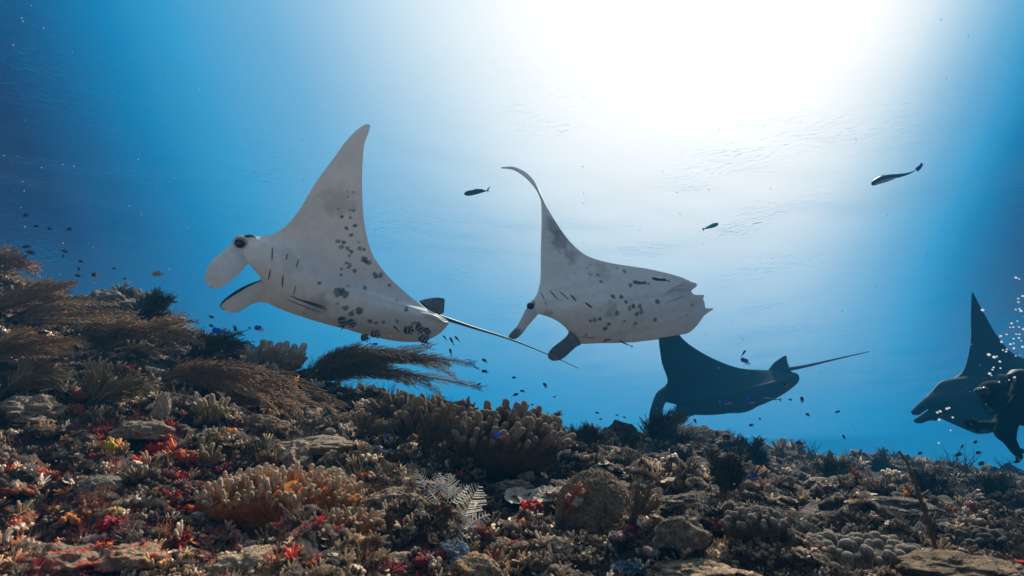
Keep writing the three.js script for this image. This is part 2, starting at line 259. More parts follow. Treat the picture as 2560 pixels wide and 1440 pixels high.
  part('brow', tube([at(606, 592, 3.70), at(620, 590, 3.69), at(634, 591, 3.70), at(641, 596, 3.715)], (q) => 0.002 + 0.008 * Math.sin(Math.PI * q), 0, 14, 7), blackSkin, t);
  for (const [a, b, c, e, w] of [[682, 620, 680, 648, .007], [713, 632, 711, 650, .007], [743, 650, 742, 664, .006], [677, 678, 671, 698, .008], [705, 692, 701, 716, .009], [735, 716, 733, 738, .006], [734, 742, 812, 774, .016], [722, 752, 790, 778, .009], [760, 752, 808, 768, .013], [704, 765, 722, 775, .008], [760, 782, 788, 800, .006]]) part('gill_slit', slitOn(s, a, b, c, e, w), slitDark, t);
  fin('dorsal_fin', [[1048, 752, 4.34, 1092, 792, 4.42, 0.03], [1062, 748, 4.38, 1100, 786, 4.44, 0.018], [1080, 745, 4.42, 1109, 782, 4.46, 0.012], [1096, 744, 4.45, 1111, 768, 4.48, 0.008], [1110, 746, 4.47, 1112, 752, 4.48, 0.003]], {}, 'grey dorsal fin over the tail', { belly: [0.16, 0.17, 0.18] });
  part('pelvic_ridge', tube([at(1010, 792, 4.21), at(1050, 787, 4.23), at(1085, 793, 4.27), at(1108, 806, 4.33), at(1121, 806, 4.38)], (q) => 0.006 + 0.016 * Math.sin(Math.PI * q), 0, 26, 8), std({ color: RGB(0.72, 0.68, 0.65), roughness: 0.5 }), t);
  part('tail', tube([at(1085, 788, 4.42), at(1125, 800, 4.5), at(1180, 818, 4.7), at(1275, 848, 5.0), at(1370, 886, 5.3), at(1447, 921, 5.55)], (q) => mix(0.028, 0.0035, Math.pow(q, 0.35)), 0, 60, 8), phys({ color: RGB(0.09, 0.095, 0.1), roughness: 0.5 }), t);
  for (const c of t.children) c.position.sub(t.position);
}
{ // the second manta: coming towards us, belly seen from below, wing tip curled back
  const t = thing('manta_ray', 'second manta ray in the middle, pale belly, thin wing tip curled over to the left', 'manta ray', at(1540, 740, 4.5), GROUP_M);
  const R = [
    [1253, 421, 4.9, 1253, 418, 4.9, 0.003, 0], [1283, 425, 4.8, 1284, 417, 4.82, 0.006], [1312, 443, 4.7, 1316, 432, 4.73, 0.010], [1337, 470, 4.6, 1342, 461, 4.64, 0.014], [1352, 497, 4.52, 1362, 505, 4.56, 0.018], [1354, 540, 4.46, 1390, 556, 4.52, 0.026, -.01], [1353, 590, 4.42, 1425, 604, 4.5, 0.040, -.02], [1352, 640, 4.38, 1465, 638, 4.5, 0.055, -.03], [1351, 700, 4.34, 1525, 657, 4.55, 0.085, -.03], [1341, 738, 4.28, 1620, 672, 4.65, 0.12, -.02], [1323, 762, 4.24, 1700, 692, 4.78, 0.145, 0], [1335, 783, 4.24, 1740, 713, 4.86, 0.155, .02],
    [1352, 786, 4.26, 1728, 727, 4.86, 0.16, .03], [1385, 798, 4.3, 1738, 737, 4.86, 0.16, .03], [1412, 817, 4.34, 1757, 746, 4.9, 0.15, .03], [1428, 840, 4.4, 1763, 772, 4.9, 0.13, .02], [1445, 859, 4.48, 1753, 800, 4.88, 0.11, 0], [1500, 857, 4.56, 1722, 832, 4.86, 0.08, 0], [1560, 853, 4.7, 1688, 832, 4.86, 0.05, 0], [1610, 849, 4.85, 1650, 843, 4.92, 0.01, 0]];
  const s = lens(R, 120, 44, { front: 0.55, back: 0.9 });
  const X = (x, y, r, t2) => [1200 + x * 0.375, 390 + y * 0.375, r * 0.44, 1, t2 ?? 0.9, 4.5];
  const sp = [X(730, 800, 9), X(780, 805, 11), X(808, 843, 12), X(715, 742, 8, .5), X(742, 730, 8, .5), X(843, 772, 10, .4), X(968, 768, 14, .7), X(960, 775, 9), X(1000, 860, 15, .8), X(888, 945, 16), X(947, 944, 14), X(976, 982, 13), X(1020, 998, 15), X(995, 1022, 17), X(1072, 997, 17), X(1070, 1034, 19), X(1042, 1054, 16), X(1175, 974, 21), X(912, 1045, 18), X(765, 1095, 18), X(790, 1098, 14), X(740, 1092, 12), X(848, 1124, 14), X(955, 1103, 11), X(1030, 1124, 18, .8), X(1163, 1092, 17), X(825, 1152, 18), X(850, 1150, 12), X(840, 1226, 20), X(870, 1228, 12), X(700, 1195, 9), X(1405, 998, 18, .6), X(1383, 1062, 10, .5), X(915, 750, 8, .6), X(1340, 1080, 8, .5)];
  part('body', s.geo, skin(s, sp, { smudge: [{ x: 1385, y: 565, r: 0.1, k: .5 }, { x: 1402, y: 600, r: 0.11, k: .55 }, { x: 1430, y: 640, r: 0.1, k: .45 }, { x: 1525, y: 770, r: .09, k: .4 }, { x: 1370, y: 785, r: .06, k: .3 }, { x: 1500, y: 680, r: .1, k: .25 }, { x: 1330, y: 760, r: .04, k: .8 }] }), t);
  const fin = (name, rows, label, th) => { const f = lens(rows.map((r) => { r = [...r]; r[6] *= .6; return r; }), 26, 14), m = part(name, f.geo, skin(f, th?.spots ?? [], Object.assign({ W: 256, H: 128 }, th)), t, label); return f; };
  fin('cephalic_fin', [[1322, 760, 4.24, 1345, 786, 4.25, 0.04], [1312, 778, 4.2, 1335, 798, 4.21, 0.03], [1302, 798, 4.16, 1322, 812, 4.17, 0.022], [1292, 816, 4.12, 1312, 826, 4.13, 0.018], [1275, 834, 4.08, 1302, 838, 4.09, 0.02], [1271, 842, 4.07, 1290, 847, 4.07, 0.014], [1276, 846, 4.07, 1282, 848, 4.07, 0.006]], null, { belly: [0.66, 0.66, 0.65], smudge: [{ x: 1288, y: 836, r: .09, k: .9 }] });
  fin('cephalic_fin', [[1424, 828, 4.36, 1452, 862, 4.44, 0.05], [1415, 842, 4.34, 1440, 868, 4.38, 0.042], [1398, 856, 4.3, 1424, 882, 4.33, 0.034], [1380, 870, 4.26, 1412, 893, 4.28, 0.03], [1370, 885, 4.23, 1400, 900, 4.25, 0.024], [1371, 895, 4.22, 1390, 902, 4.23, 0.014], [1376, 899, 4.22, 1382, 902, 4.22, 0.005]], 'dark grey cephalic fin, the lower one', { belly: [0.2, 0.2, 0.21], smudge: [{ x: 1395, y: 880, r: .16, k: .8 }] });
  const eye = part('eye', new THREE.SphereGeometry(0.03, 20, 14), eyeBlack, t); eye.position.copy(at(1326, 765, 4.22));
  for (const [a, b, c, e, w] of [[1354, 733, 1368, 757, .008], [1375, 727, 1390, 748, .009], [1402, 730, 1414, 748, .01], [1430, 738, 1441, 752, .012], [1466, 755, 1480, 772, .013], [1458, 840, 1490, 846, .007]]) part('gill_slit', slitOn(s, a, b, c, e, w), slitDark, t);
  // folds of skin from the pelvic fins and the small claspers behind
  fin('pelvic_fin', [[1680, 700, 4.74, 1705, 742, 4.78, 0.02], [1700, 697, 4.76, 1720, 727, 4.8, 0.02], [1722, 703, 4.8, 1735, 721, 4.84, 0.014], [1740, 708, 4.84, 1743, 714, 4.85, 0.004]], null, {});
  fin('pelvic_fin', [[1690, 728, 4.72, 1690, 765, 4.74, 0.02], [1722, 738, 4.78, 1725, 762, 4.8, 0.02], [1745, 737, 4.82, 1752, 752, 4.84, 0.012], [1759, 737, 4.86, 1760, 743, 4.87, 0.004]], null, {});
  fin('pelvic_fin', [[1745, 772, 4.9, 1750, 800, 4.9, 0.012], [1762, 770, 4.92, 1764, 786, 4.92, 0.01], [1782, 771, 4.96, 1783, 774, 4.96, 0.003]], null, {});
  for (const [a, b, c, e, f, g2] of [[1650, 745, 1690, 725, 1722, 722], [1660, 760, 1700, 742, 1724, 735], [1668, 728, 1695, 716, 1722, 712]]) part('skin_fold', tube([nearest(s, a, b), nearest(s, c, e), nearest(s, f, g2)], (q) => 0.003 + 0.009 * Math.sin(Math.PI * q), 0, 16, 6), std({ color: RGB(0.6, 0.57, 0.55) }), t);
  for (const c of t.children) c.position.sub(t.position);
}
function darkManta(name, label, R, fins, tailPts, mid, extra, FAR = 1.45) {
  const push = (rows) => rows.map((r) => r.map((v, k) => k === 2 || k > 4 ? v * FAR : v)); mid = mid.multiplyScalar(FAR); R = push(R); fins = fins.map(([n, r]) => [n, push(r)]); if (tailPts) tailPts = tailPts.map((p) => p.multiplyScalar(FAR));
  const t = thing(name, label, 'manta ray', mid, GROUP_M), s = lens(R, 80, 30, { front: 0.7, back: 0.7 });
  part('body', s.geo, skin(s, [], { belly: [0.042, 0.047, 0.052], back: [0.5, 0.48, 0.46], plain: true, W: 256, H: 256 }), t);
  for (const [nm, rows] of fins) { const f = lens(rows, 22, 12); part(nm, f.geo, hazeSkin, t); }
  if (tailPts) part('tail', tube(tailPts, (q) => FAR * mix(0.04, 0.007, Math.pow(q, 0.5)), 0, 50, 8), hazeSkin, t);
  if (extra) extra(t, s);
  for (const c of t.children) c.position.sub(t.position);
}
darkManta('manta_ray', 'dark manta ray swimming away under the pale one, long thin tail to the right',
  [[1638, 758, 7.0, 1648, 756, 7.0, 0.006], [1644, 810, 7.05, 1682, 815, 7.1, 0.02], [1648, 862, 7.1, 1718, 857, 7.2, 0.04], [1655, 908, 7.15, 1778, 894, 7.35, 0.07, .04], [1669, 952, 7.2, 1848, 920, 7.6, 0.12, .08], [1656, 972, 7.2, 1925, 926, 7.9, 0.17, .12], [1650, 990, 7.2, 1985, 931, 8.1, 0.2, .15], [1662, 1004, 7.2, 1998, 941, 8.1, 0.2, .15], [1697, 1014, 7.25, 1996, 954, 8.1, 0.2, .14], [1722, 1035, 7.35, 1984, 966, 8.05, 0.17, .1], [1762, 1032, 7.5, 1950, 983, 8.0, 0.13, .05], [1802, 1031, 7.6, 1917, 997, 8.0, 0.09], [1838, 1033, 7.8, 1898, 1013, 8.05, 0.05], [1865, 1030, 8, 1880, 1024, 8.1, 0.008]],
  [['cephalic_fin', [[1662, 965, 7.15, 1668, 1004, 7.15, 0.07], [1642, 982, 7.05, 1662, 1010, 7.05, 0.055], [1630, 1010, 6.95, 1658, 1022, 6.95, 0.045], [1623, 1040, 6.9, 1652, 1044, 6.9, 0.035], [1624, 1066, 6.88, 1640, 1068, 6.88, 0.012]]],
   ['cephalic_fin', [[1692, 1010, 7.2, 1748, 1034, 7.35, 0.07], [1686, 1028, 7.12, 1722, 1044, 7.2, 0.05], [1676, 1052, 7.05, 1706, 1062, 7.1, 0.035], [1676, 1072, 7.0, 1690, 1076, 7.0, 0.01]]],
   ['dorsal_fin', [[1920, 926, 7.95, 1982, 936, 8.1, 0.05], [1934, 908, 8.0, 1975, 921, 8.12, 0.03], [1950, 896, 8.05, 1969, 906, 8.14, 0.018], [1964, 888, 8.1, 1967, 893, 8.12, 0.004]]],
   ['pelvic_fin', [[1840, 1024, 7.6, 1850, 1030, 7.62, .01], [1790, 1018, 7.4, 1800, 1033, 7.5, .02], [1795, 1028, 7.4, 1850, 1032, 7.6, .01]]]],
  [at(1955, 925, 8.0), at(2000, 918, 8.2), at(2080, 900, 8.6), at(2172, 879, 9.1)], at(1800, 950, 7.6),
  (t, s) => { part('belly_edge', lens([[1802, 1024, 10.76, 1804, 1026, 10.76, .002], [1818, 1024, 10.79, 1822, 1030, 10.79, .008], [1838, 1028, 10.88, 1842, 1032, 10.88, .002]], 12, 8).geo, std({ color: RGB(0.7, 0.7, 0.7) }), t, 'pale strip of belly at the lower edge'); });
darkManta('manta_ray', 'dark manta ray at far right beside the diver, wing straight up, rounded head fins',
  [[2429, 732, 7.6, 2433, 732, 7.6, 0.008], [2427, 790, 7.6, 2461, 785, 7.65, 0.03], [2427, 852, 7.6, 2493, 840, 7.7, 0.06], [2413, 918, 7.6, 2530, 882, 7.8, 0.10, .04], [2392, 942, 7.6, 2580, 905, 7.9, 0.16, .08], [2355, 953, 7.5, 2620, 930, 8.0, 0.2, .1], [2328, 980, 7.4, 2640, 950, 8.0, 0.22, .12], [2308, 1004, 7.3, 2640, 970, 8.0, 0.22, .12], [2322, 1026, 7.35, 2630, 1000, 8.0, 0.2, .1], [2350, 1045, 7.45, 2600, 1020, 8, 0.16, .08], [2400, 1068, 7.6, 2560, 1035, 8, 0.12, .04], [2440, 1084, 7.8, 2520, 1060, 8, 0.06], [2470, 1084, 7.9, 2490, 1076, 8, 0.01]],
  [['cephalic_fin', [[2322, 990, 7.3, 2318, 1022, 7.3, .07], [2304, 1004, 7.25, 2308, 1030, 7.25, .05], [2288, 1018, 7.2, 2298, 1037, 7.2, .04], [2278, 1028, 7.15, 2284, 1038, 7.15, .012]]],
   ['cephalic_fin', [[2335, 1018, 7.3, 2340, 1052, 7.3, .07], [2314, 1030, 7.25, 2322, 1052, 7.25, .05], [2296, 1042, 7.2, 2306, 1058, 7.2, .035], [2284, 1050, 7.15, 2290, 1058, 7.15, .01]]]],
  null, at(2440, 960, 7.7), null, 1.12);

// ---------------------------------------------------------------- the growth on the reef
const UP = V3(0, 1, 0);
function merged(gs) { return mergeGeometries(gs.map((g) => { g = g.index ? g : mergeVertices(g); if (!g.attributes.uv) g.setAttribute('uv', new THREE.Float32BufferAttribute(new Float32Array(g.attributes.position.count * 2), 2)); return g; })); }
function ball(r, det, amp, freq, seed, sx = 1, sy = 1, sz = 1) {
  let g = new THREE.IcosahedronGeometry(1, det); g.deleteAttribute('normal'); g.deleteAttribute('uv'); g = mergeVertices(g);
  const p = g.attributes.position;
  for (let i = 0; i < p.count; i++) { const v = V3().fromBufferAttribute(p, i), k = r * (1 + amp * N3(v.x * freq + seed, v.y * freq, v.z * freq) + amp * 0.5 * N3(v.x * freq * 2.7, v.y * freq * 2.7 + seed, v.z * freq * 2.7)); p.setXYZ(i, v.x * k * sx, v.y * k * sy, v.z * k * sz); }
  g.computeVertexNormals(); const uv = new Float32Array(p.count * 2); for (let i = 0; i < p.count; i++) { uv[i * 2] = (p.getX(i) + 0.6 * p.getY(i)) / r * 0.09 + seed * .37; uv[i * 2 + 1] = (p.getZ(i) - 0.5 * p.getY(i)) / r * 0.09 + seed * .21; } g.setAttribute('uv', new THREE.BufferAttribute(uv, 2)); return g;
}
function finger(len, r0, r1, bend, rad = 8, seg = 6, flat = 1) { // a rounded branch from the origin upwards
  const g = gridGeo(seg + 4, rad + 1, (i, j) => {
    const a = j / rad * Math.PI * 2; let t, r;
    if (i <= seg) { t = i / seg * (1 - r1 / len * 0.8); r = mix(r0, r1, i / seg); } else { const q = (i - seg) / 3 * Math.PI / 2; t = 1 - r1 / len * 0.8 * (1 - Math.sin(q)); r = r1 * Math.cos(q) + 1e-5; }
    return V3(Math.cos(a) * r + bend * t * t * len, t * len, Math.sin(a) * r * flat);
  }, (i, j) => [j / rad * 6.3 * r0 / .15, i / (seg + 3) * len / .15 + bend]);
  return g;
}
const baseOrient = (dir, spin) => new THREE.Quaternion().setFromUnitVectors(UP, dir).multiply(new THREE.Quaternion().setFromAxisAngle(UP, spin));
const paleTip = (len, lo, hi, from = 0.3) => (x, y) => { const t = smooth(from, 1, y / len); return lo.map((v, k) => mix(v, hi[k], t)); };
const fuzzy = (o) => phys(Object.assign({ roughness: 0.95, vertexColors: true, sheen: 0.7, sheenColor: RGB(0.8, 0.78, 0.72), sheenRoughness: 0.5, specularIntensity: 0.2, map: polyps, bumpMap: grainTex, bumpScale: 0.003 }, o));

{ // uncounted small growth: stones, knobs, cups, little branches, flakes and turf over the whole slope
  const W1 = [1, 1, 1], V = (g, f) => paint(g, f);
  const kinds = [
    ['coral_rubble', 'loose stones and broken coral all over the slope', [0, 1, 2].map((k) => V(ball(0.5, 2, 0.45, 2.2, k * 7 + 1, 1, 0.7, 0.9), (x, y, z) => { const t = 0.75 + 0.6 * N3(x * 5, y * 5 + k, z * 5); return [t, t, t]; })), 1900, 14, 58, 0.35, 'rock'],
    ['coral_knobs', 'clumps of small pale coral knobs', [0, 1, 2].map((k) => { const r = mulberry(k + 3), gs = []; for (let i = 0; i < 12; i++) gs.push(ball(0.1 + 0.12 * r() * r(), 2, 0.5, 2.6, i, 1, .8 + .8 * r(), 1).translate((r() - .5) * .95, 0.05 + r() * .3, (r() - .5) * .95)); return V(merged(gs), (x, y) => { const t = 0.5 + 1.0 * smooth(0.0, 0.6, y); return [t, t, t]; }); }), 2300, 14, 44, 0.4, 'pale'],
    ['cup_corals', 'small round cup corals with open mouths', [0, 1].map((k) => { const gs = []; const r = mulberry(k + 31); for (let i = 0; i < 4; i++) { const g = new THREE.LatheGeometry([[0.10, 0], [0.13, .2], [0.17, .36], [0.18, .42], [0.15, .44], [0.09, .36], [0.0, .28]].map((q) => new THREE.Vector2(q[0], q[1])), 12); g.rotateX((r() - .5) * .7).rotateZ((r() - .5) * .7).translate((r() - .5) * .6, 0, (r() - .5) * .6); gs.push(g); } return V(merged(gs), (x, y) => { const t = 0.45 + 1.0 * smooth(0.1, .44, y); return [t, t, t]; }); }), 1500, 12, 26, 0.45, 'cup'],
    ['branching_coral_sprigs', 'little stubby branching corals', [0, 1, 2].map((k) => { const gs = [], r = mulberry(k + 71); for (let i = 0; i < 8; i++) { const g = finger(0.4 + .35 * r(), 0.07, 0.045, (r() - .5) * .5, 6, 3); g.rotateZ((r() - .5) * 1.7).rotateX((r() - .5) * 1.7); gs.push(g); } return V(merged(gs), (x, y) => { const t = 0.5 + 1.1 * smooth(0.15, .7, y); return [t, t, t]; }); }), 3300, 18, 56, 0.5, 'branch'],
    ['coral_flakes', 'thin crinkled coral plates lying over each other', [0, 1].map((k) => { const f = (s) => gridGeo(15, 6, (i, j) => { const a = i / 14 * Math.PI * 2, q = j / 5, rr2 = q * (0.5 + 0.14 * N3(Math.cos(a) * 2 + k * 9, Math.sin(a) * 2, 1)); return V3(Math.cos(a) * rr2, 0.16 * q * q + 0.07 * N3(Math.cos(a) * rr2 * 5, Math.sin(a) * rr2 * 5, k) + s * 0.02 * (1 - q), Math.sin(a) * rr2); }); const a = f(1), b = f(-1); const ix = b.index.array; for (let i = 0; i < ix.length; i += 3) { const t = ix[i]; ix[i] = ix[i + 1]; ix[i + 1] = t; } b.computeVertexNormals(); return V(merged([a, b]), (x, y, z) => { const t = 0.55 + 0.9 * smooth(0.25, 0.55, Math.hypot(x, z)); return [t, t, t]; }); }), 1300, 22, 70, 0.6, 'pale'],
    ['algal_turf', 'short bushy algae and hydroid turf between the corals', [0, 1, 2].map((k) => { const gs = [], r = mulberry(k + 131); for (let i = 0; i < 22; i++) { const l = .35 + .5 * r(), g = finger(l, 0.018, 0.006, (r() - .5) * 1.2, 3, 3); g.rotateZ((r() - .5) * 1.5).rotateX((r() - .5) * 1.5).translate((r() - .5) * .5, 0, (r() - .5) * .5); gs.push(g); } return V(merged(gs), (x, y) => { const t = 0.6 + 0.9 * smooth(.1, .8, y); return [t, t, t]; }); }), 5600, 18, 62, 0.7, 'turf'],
    ['sponge_crust', 'lumpy crusts of sponge and sea squirts', [0, 1].map((k) => V(ball(0.5, 3, 0.55, 3.2, k * 11 + 4, 1, 0.45, 1), (x, y, z) => { const t = 0.7 + 0.8 * N3(x * 8, y * 8, z * 8 + k); return [t, t, t]; })), 1100, 14, 50, 0.3, 'crust'],
  ];
  const pal = {
    rock: [[.17, .12, .08], [.09, .064, .044], [.3, .225, .16], [.12, .088, .06], [.06, .045, .034], [.42, .335, .25]],
    pale: [[.32, .24, .175], [.17, .122, .085], [.42, .345, .27], [.1, .074, .053], [.24, .17, .125], [.46, .39, .315]],
    cup: [[.42, .325, .25], [.24, .175, .13], [.14, .1, .074], [.46, .39, .315], [.34, .24, .165]],
    branch: [[.17, .12, .07], [.25, .175, .095], [.1, .072, .047], [.36, .285, .2], [.065, .048, .034]],
    turf: [[.075, .052, .03], [.05, .037, .024], [.12, .085, .05], [.06, .048, .032], [.036, .028, .021]],
    crust: [[.24, .155, .1], [.36, .24, .15], [.11, .08, .06], [.46, .37, .29], [.16, .11, .08]],
  };
  const red = [[.34, .03, .028], [.26, .02, .024], [.42, .10, .035], [.5, .2, .06], [.2, .03, .03], [.45, .38, .3], [.3, .1, .08]];
  const col = new THREE.Color(), M = new THREE.Matrix4(), q = new THREE.Quaternion();
  for (const [name, label, geos, count, s0, s1, upness, pk] of kinds) {
    const lists = geos.map(() => []);
    for (let k = 0; k < count * 1.8; k++) {
      const px = rr(-260, 2820), py = 1470 - 900 * Math.pow(rnd(), 1.05), p = groundHit(px, py); if (!p) continue;
      const ks = s0 * 7.3 + count * .01, own = N3(p.x * 4.2 + ks, p.y * 4.2, p.z * 4.2); if (rnd() > .12 + .88 * smooth(-.22, .22, own)) continue;
      const z = proj(p)[2]; if (z > 12) continue;
      const sz = mix(s0, s1, Math.pow(rnd(), 2.2)) * Math.min(z, 6) / FPX, n = groundNormal(p, 0.05).lerp(UP, upness).normalize();
      const rd = redness(p), patch = (pk === 'turf' || pk === 'rock' ? 1 : 1.4) * (1.1 + 1.1 * smooth(-0.3, 0.4, N3(p.x * 3.1, p.y * 3.1, p.z * 3.1 + 40)));
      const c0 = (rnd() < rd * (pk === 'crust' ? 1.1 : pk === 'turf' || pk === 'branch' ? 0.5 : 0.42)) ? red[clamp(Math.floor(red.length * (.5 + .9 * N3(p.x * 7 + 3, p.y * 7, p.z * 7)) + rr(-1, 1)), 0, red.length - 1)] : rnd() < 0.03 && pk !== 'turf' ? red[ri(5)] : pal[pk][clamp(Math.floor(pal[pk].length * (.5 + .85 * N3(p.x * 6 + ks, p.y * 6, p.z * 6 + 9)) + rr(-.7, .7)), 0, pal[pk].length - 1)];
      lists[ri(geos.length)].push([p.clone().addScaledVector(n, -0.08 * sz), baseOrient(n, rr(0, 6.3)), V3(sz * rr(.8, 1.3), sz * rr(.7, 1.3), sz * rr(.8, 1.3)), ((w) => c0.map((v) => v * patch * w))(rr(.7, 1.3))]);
    }
    geos.forEach((g, gi) => {
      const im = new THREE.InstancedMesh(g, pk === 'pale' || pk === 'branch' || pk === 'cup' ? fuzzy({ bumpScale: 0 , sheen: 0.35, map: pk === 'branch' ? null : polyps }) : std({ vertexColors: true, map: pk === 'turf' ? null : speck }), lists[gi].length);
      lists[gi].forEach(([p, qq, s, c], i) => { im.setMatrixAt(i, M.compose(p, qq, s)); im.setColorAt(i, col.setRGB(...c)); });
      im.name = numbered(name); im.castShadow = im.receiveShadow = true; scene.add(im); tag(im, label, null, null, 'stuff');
    });
  }
}

const groundAt = (px, py) => groundHit(px, py) ?? at(px, py, 6);
const RIGHT = V3(1, 0, 0);
// a dome under fingers, knobs or polyps: half-width and height given as they look, set on the ground at its foot
function domeBase(p, w, h, dpt, seed, amp = 0.18) { return gridGeo(33, 15, (i, j) => { const a = i / 32 * Math.PI * 2, e = mix(-1.35, Math.PI / 2, j / 14); const v = V3(Math.cos(a) * Math.cos(e), Math.sin(e), Math.sin(a) * Math.cos(e)); const k = 1 + amp * N3(v.x * 2 + seed, v.y * 2, v.z * 2) + amp * .5 * N3(v.x * 5, v.y * 5 + seed, v.z * 5); return V3(v.x * w * k, v.y * h * k, v.z * dpt * k); }, (i, j, p) => [(p.x + .6 * p.y) / .15, (p.z - .7 * p.y) / .15]); }
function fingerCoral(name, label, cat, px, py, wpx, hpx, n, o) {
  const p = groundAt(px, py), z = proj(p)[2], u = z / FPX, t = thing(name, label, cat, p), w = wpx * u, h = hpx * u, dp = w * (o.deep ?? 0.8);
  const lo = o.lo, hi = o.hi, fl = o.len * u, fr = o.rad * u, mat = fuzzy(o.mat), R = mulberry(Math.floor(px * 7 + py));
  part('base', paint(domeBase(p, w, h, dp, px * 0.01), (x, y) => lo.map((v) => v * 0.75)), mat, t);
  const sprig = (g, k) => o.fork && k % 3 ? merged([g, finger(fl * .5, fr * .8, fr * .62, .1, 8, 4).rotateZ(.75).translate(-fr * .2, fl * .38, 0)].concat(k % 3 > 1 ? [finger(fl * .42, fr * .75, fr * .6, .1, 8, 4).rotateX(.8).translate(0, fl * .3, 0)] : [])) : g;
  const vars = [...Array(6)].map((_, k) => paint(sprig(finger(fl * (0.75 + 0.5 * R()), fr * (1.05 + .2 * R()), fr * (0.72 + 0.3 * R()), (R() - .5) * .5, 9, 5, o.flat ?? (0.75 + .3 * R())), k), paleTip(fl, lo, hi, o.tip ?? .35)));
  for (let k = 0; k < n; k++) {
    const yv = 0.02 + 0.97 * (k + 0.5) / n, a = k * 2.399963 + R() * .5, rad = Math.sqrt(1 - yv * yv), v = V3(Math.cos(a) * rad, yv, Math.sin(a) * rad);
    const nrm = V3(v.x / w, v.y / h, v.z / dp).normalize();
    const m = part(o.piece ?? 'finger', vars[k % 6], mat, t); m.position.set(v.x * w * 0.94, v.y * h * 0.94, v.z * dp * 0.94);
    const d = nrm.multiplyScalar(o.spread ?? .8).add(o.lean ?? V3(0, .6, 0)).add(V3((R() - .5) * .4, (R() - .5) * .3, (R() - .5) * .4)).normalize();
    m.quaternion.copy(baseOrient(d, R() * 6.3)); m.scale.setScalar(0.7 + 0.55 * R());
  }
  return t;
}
const leatherLo = [.15, .118, .088], leatherHi = [.42, .35, .275];
fingerCoral('leather_coral', 'largest finger leather coral, dense grey-brown fingers leaning right, on the ridge in the middle', 'soft coral', 1258, 1128, 138, 70, 290, { len: 42, rad: 9.2, lo: leatherLo, hi: leatherHi, lean: V3(.5, .75, .1), spread: .75, deep: .9 });
fingerCoral('leather_coral', 'leather coral with broad fused tan lobes, left of the largest finger coral', 'soft coral', 1080, 1078, 78, 42, 76, { len: 44, rad: 11.5, lo: [.26, .185, .13], hi: [.42, .335, .25], lean: V3(-.05, .9, .3), spread: .7, flat: .55 });
fingerCoral('leather_coral', 'small pale leather coral at the left foot of the broad-lobed one', 'soft coral', 985, 1040, 42, 26, 26, { len: 34, rad: 8, lo: [.2, .165, .13], hi: [.36, .31, .25], lean: V3(-.25, .7, .2), spread: .8 });
fingerCoral('leather_coral', 'pale leather coral with thick fingers on the skyline, under the nearest manta', 'soft coral', 690, 912, 62, 20, 34, { len: 42, rad: 9.5, lo: [.55, .44, .33], hi: [.85, .75, .62], lean: V3(.1, 1.0, .1), spread: .45, deep: .6 });
fingerCoral('acropora_coral', 'wide staghorn thicket with orange branches and pale grey tips, lower left of the middle', 'hard coral', 705, 1265, 195, 62, 290, { piece: 'branch', len: 37, rad: 6.2, fork: true, lo: [.72, .27, .06], hi: [.9, .76, .56], tip: .22, lean: V3(.1, .75, .25), spread: .65, deep: .62, mat: { sheen: .3 } });
fingerCoral('acropora_coral', 'flat table of orange-brown staghorn reaching right, at the right foot of the wide thicket', 'hard coral', 880, 1322, 62, 18, 46, { piece: 'branch', len: 34, rad: 6, fork: true, lo: [.66, .28, .09], hi: [.8, .66, .48], tip: .25, lean: V3(.7, .4, .25), spread: .6, deep: .8, mat: { sheen: .3 } });
for (const [x, y, w, n, len, lab] of [[530, 1105, 26, 22, 26, 'cream bushy little coral above the orange sponge, right of a twin'], [500, 1112, 20, 16, 22, 'cream bushy little coral, left twin above the orange sponge'], [522, 1150, 24, 18, 24, 'cream and yellow coral tuft just below the two cream bushy corals'], [525, 1045, 28, 22, 34, 'antler-like grey branching coral under the long brown feather fronds'], [1255, 1385, 20, 18, 22, 'small white finger coral right of the blue-grey clam'], [340, 1195, 18, 12, 22, 'cream tube cluster left of the orange sponge'], [1340, 1415, 26, 22, 20, 'pale beige finger clump near the bottom edge, right of the brown mound']])
  fingerCoral('acropora_coral', lab, 'hard coral', x, y, w, w * .55, n, { piece: 'branch', len, rad: len * .2, lo: [.38, .3, .17], hi: [.62, .56, .42], lean: V3(0, .6, .2), spread: .8, mat: { sheen: .3 } });
fingerCoral('knob_coral', 'broad pale knobbly coral with a smooth rim, lower right', 'hard coral', 2110, 1392, 175, 34, 120, { piece: 'knob', len: 22, rad: 12, lo: [.22, .19, .15], hi: [.5, .45, .38], lean: V3(0, .8, .1), spread: .5, deep: .5 });
fingerCoral('knob_coral', 'grey-brown knobbly coral at the left end of the broad pale one', 'hard coral', 1885, 1322, 72, 34, 70, { piece: 'knob', len: 20, rad: 10, lo: [.2, .17, .13], hi: [.44, .39, .33], lean: V3(0, .8, .1), spread: .6, deep: .7 });
fingerCoral('knob_coral', 'dark knobbly coral on the far right of the slope, beyond the whip coral', 'hard coral', 2440, 1370, 70, 26, 60, { piece: 'knob', len: 22, rad: 10, lo: [.09, .075, .06], hi: [.2, .17, .14], lean: V3(0, .8, .1), spread: .6, deep: .7 });

